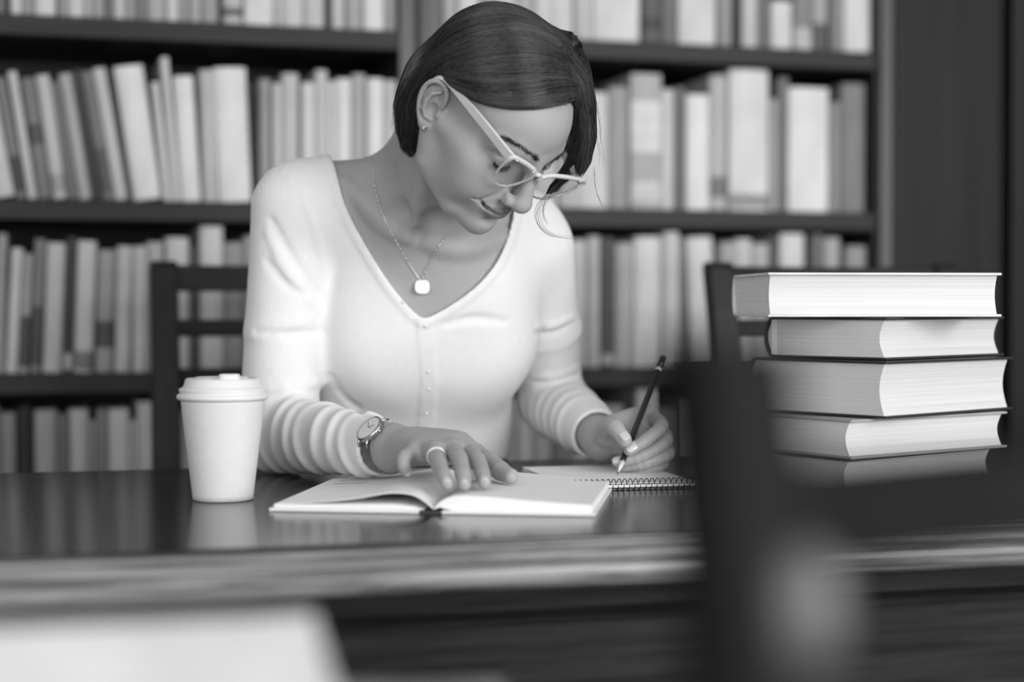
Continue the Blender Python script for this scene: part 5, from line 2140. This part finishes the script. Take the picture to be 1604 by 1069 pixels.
def disc_part(name, prof, m, c, ax, parent, n=48, smooth=True):
    V, F = lathe(prof, n)
    x_ = np.cross(ax, fa)
    x_ /= np.linalg.norm(x_)
    y_ = np.cross(ax, x_)
    return wpart(name, [c + x_ * a + y_ * b + ax * z for a, b, z in V], F, m, parent, smooth=smooth)


wc = WC0 + wu * (WRr + 0.0012)
case_ = disc_part('watch_case', [(0.0150, 0.0), (0.0165, 0.0012), (0.0167, 0.0048), (0.0160, 0.0062), (0.0146, 0.0066), (0.0142, 0.0056), (0.0005, 0.0056)], M_STEEL, wc, wu, watch)
dial = disc_part('dial', [(0.0140, 0.0057), (0.0140, 0.0060), (0.0002, 0.0061)], M_DIAL, wc, wu, watch, smooth=False)
M_HAND = mat('watch hands', 90, 0.3)
for ang, ln in ((0.6, 0.0075), (2.4, 0.0105)):
    x_ = np.cross(wu, fa)
    d = fa * math.cos(ang) + x_ * math.sin(ang)
    V, F = tube([wc + wu * 0.0066, wc + wu * 0.0066 + d * ln], 0.0003, 4)
    wpart('watch_hand', V, F, M_HAND, watch)
x_ = np.cross(wu, fa)
V, F = tube([wc + wu * 0.0032 + fa * 0.0160, wc + wu * 0.0032 + fa * 0.0196], 0.0020, 10)
wpart('crown', V, F, M_STEEL, watch)
for s1 in (-1, 1):
    for s2 in (-1, 1):
        p0 = wc + wu * 0.003 + x_ * s1 * 0.0125 + fa * s2 * 0.0078
        V, F = tube([p0, p0 + x_ * s1 * 0.0042 - wu * 0.0022, p0 + x_ * s1 * 0.0072 - wu * 0.0062], [0.0017, 0.0016, 0.0012], 8)
        wpart('lug', V, F, M_STEEL, watch)


# ---- finger rings
def finger_ring(P, t, r, w, label, m, name='finger_ring'):
    a, b = np.asarray(P[0]), np.asarray(P[1])
    c = a + t * (b - a)
    ax = (b - a) / np.linalg.norm(b - a)
    x = np.cross(ax, [0.3, 0.2, 1.0])
    x /= np.linalg.norm(x)
    y = np.cross(ax, x)
    o = empty(name, c, 0, label, 'ring')
    V, F = [], []
    n = 40
    for i in range(n):
        a_ = 2 * math.pi * i / n
        d = x * math.cos(a_) + y * math.sin(a_)
        for q, h_ in ((-w, 0.0), (-w * 0.7, 0.0011), (w * 0.7, 0.0011), (w, 0.0), (0, -0.0003)):
            V.append(c + d * (r + h_) + ax * q)
    for i in range(n):
        j = (i + 1) % n
        for k in range(5):
            l = (k + 1) % 5
            F.append((i * 5 + k, i * 5 + l, j * 5 + l, j * 5 + k))
    wpart('band', V, F, m, o)


finger_ring(JR['ring'], 0.42, 0.0090, 0.0024, 'polished pale band on the ring finger of the hand resting on the book', mat('pale ring metal', 228, 0.25, 0.6, 0.04, 90, metal=0.35))
finger_ring(JL['ring'], 0.80, 0.0086, 0.0015, 'dark band on the ring finger of the writing hand', mat('dark ring metal', 70, 0.25, 0.6, 0.05, 60, metal=1.0))

# ---- pencil
PT = W(966.5, 745, 1.853)
PE = W(1040, 560, 1.950)
pd = (PE - PT) / np.linalg.norm(PE - PT)
PLEN = np.linalg.norm(PE - PT)
pencil = empty('pencil', PT, 0, 'black hexagonal pencil with a white ring near its end, in the writing hand', 'pencil')
px_ = np.cross(pd, [1.0, 0, 0])
px_ /= np.linalg.norm(px_)
py_ = np.cross(pd, px_)


def ppart(name, prof, m, n):
    V, F = lathe(prof, n)
    return wpart(name, [PT + px_ * a + py_ * b + pd * z for a, b, z in V], F, m, pencil, smooth=(n > 8))


M_PBLK = mat('black pencil lacquer', 30, 0.28, 0.5, 0.05, 50)
ppart('lead', [(0.0002, 0.0), (0.00085, 0.0045)], mat('graphite', 52, 0.4, 0.5), 12)
ppart('sharpened_wood', [(0.00085, 0.0045), (0.0034, 0.0185)], mat('pencil wood', 205, 0.7, 0.2, 0.08, 200), 24)
ppart('barrel', [(0.0034, 0.0183), (0.0038, 0.0205), (0.0038, PLEN - 0.0205)], M_PBLK, 6)
ppart('white_ring', [(0.00392, PLEN - 0.0204), (0.00392, PLEN - 0.0178)], mat('white pencil ring', 225, 0.4), 24)
ppart('end_cap', [(0.0038, PLEN - 0.0177), (0.0038, PLEN - 0.0008), (0.0032, PLEN)], M_PBLK, 24)
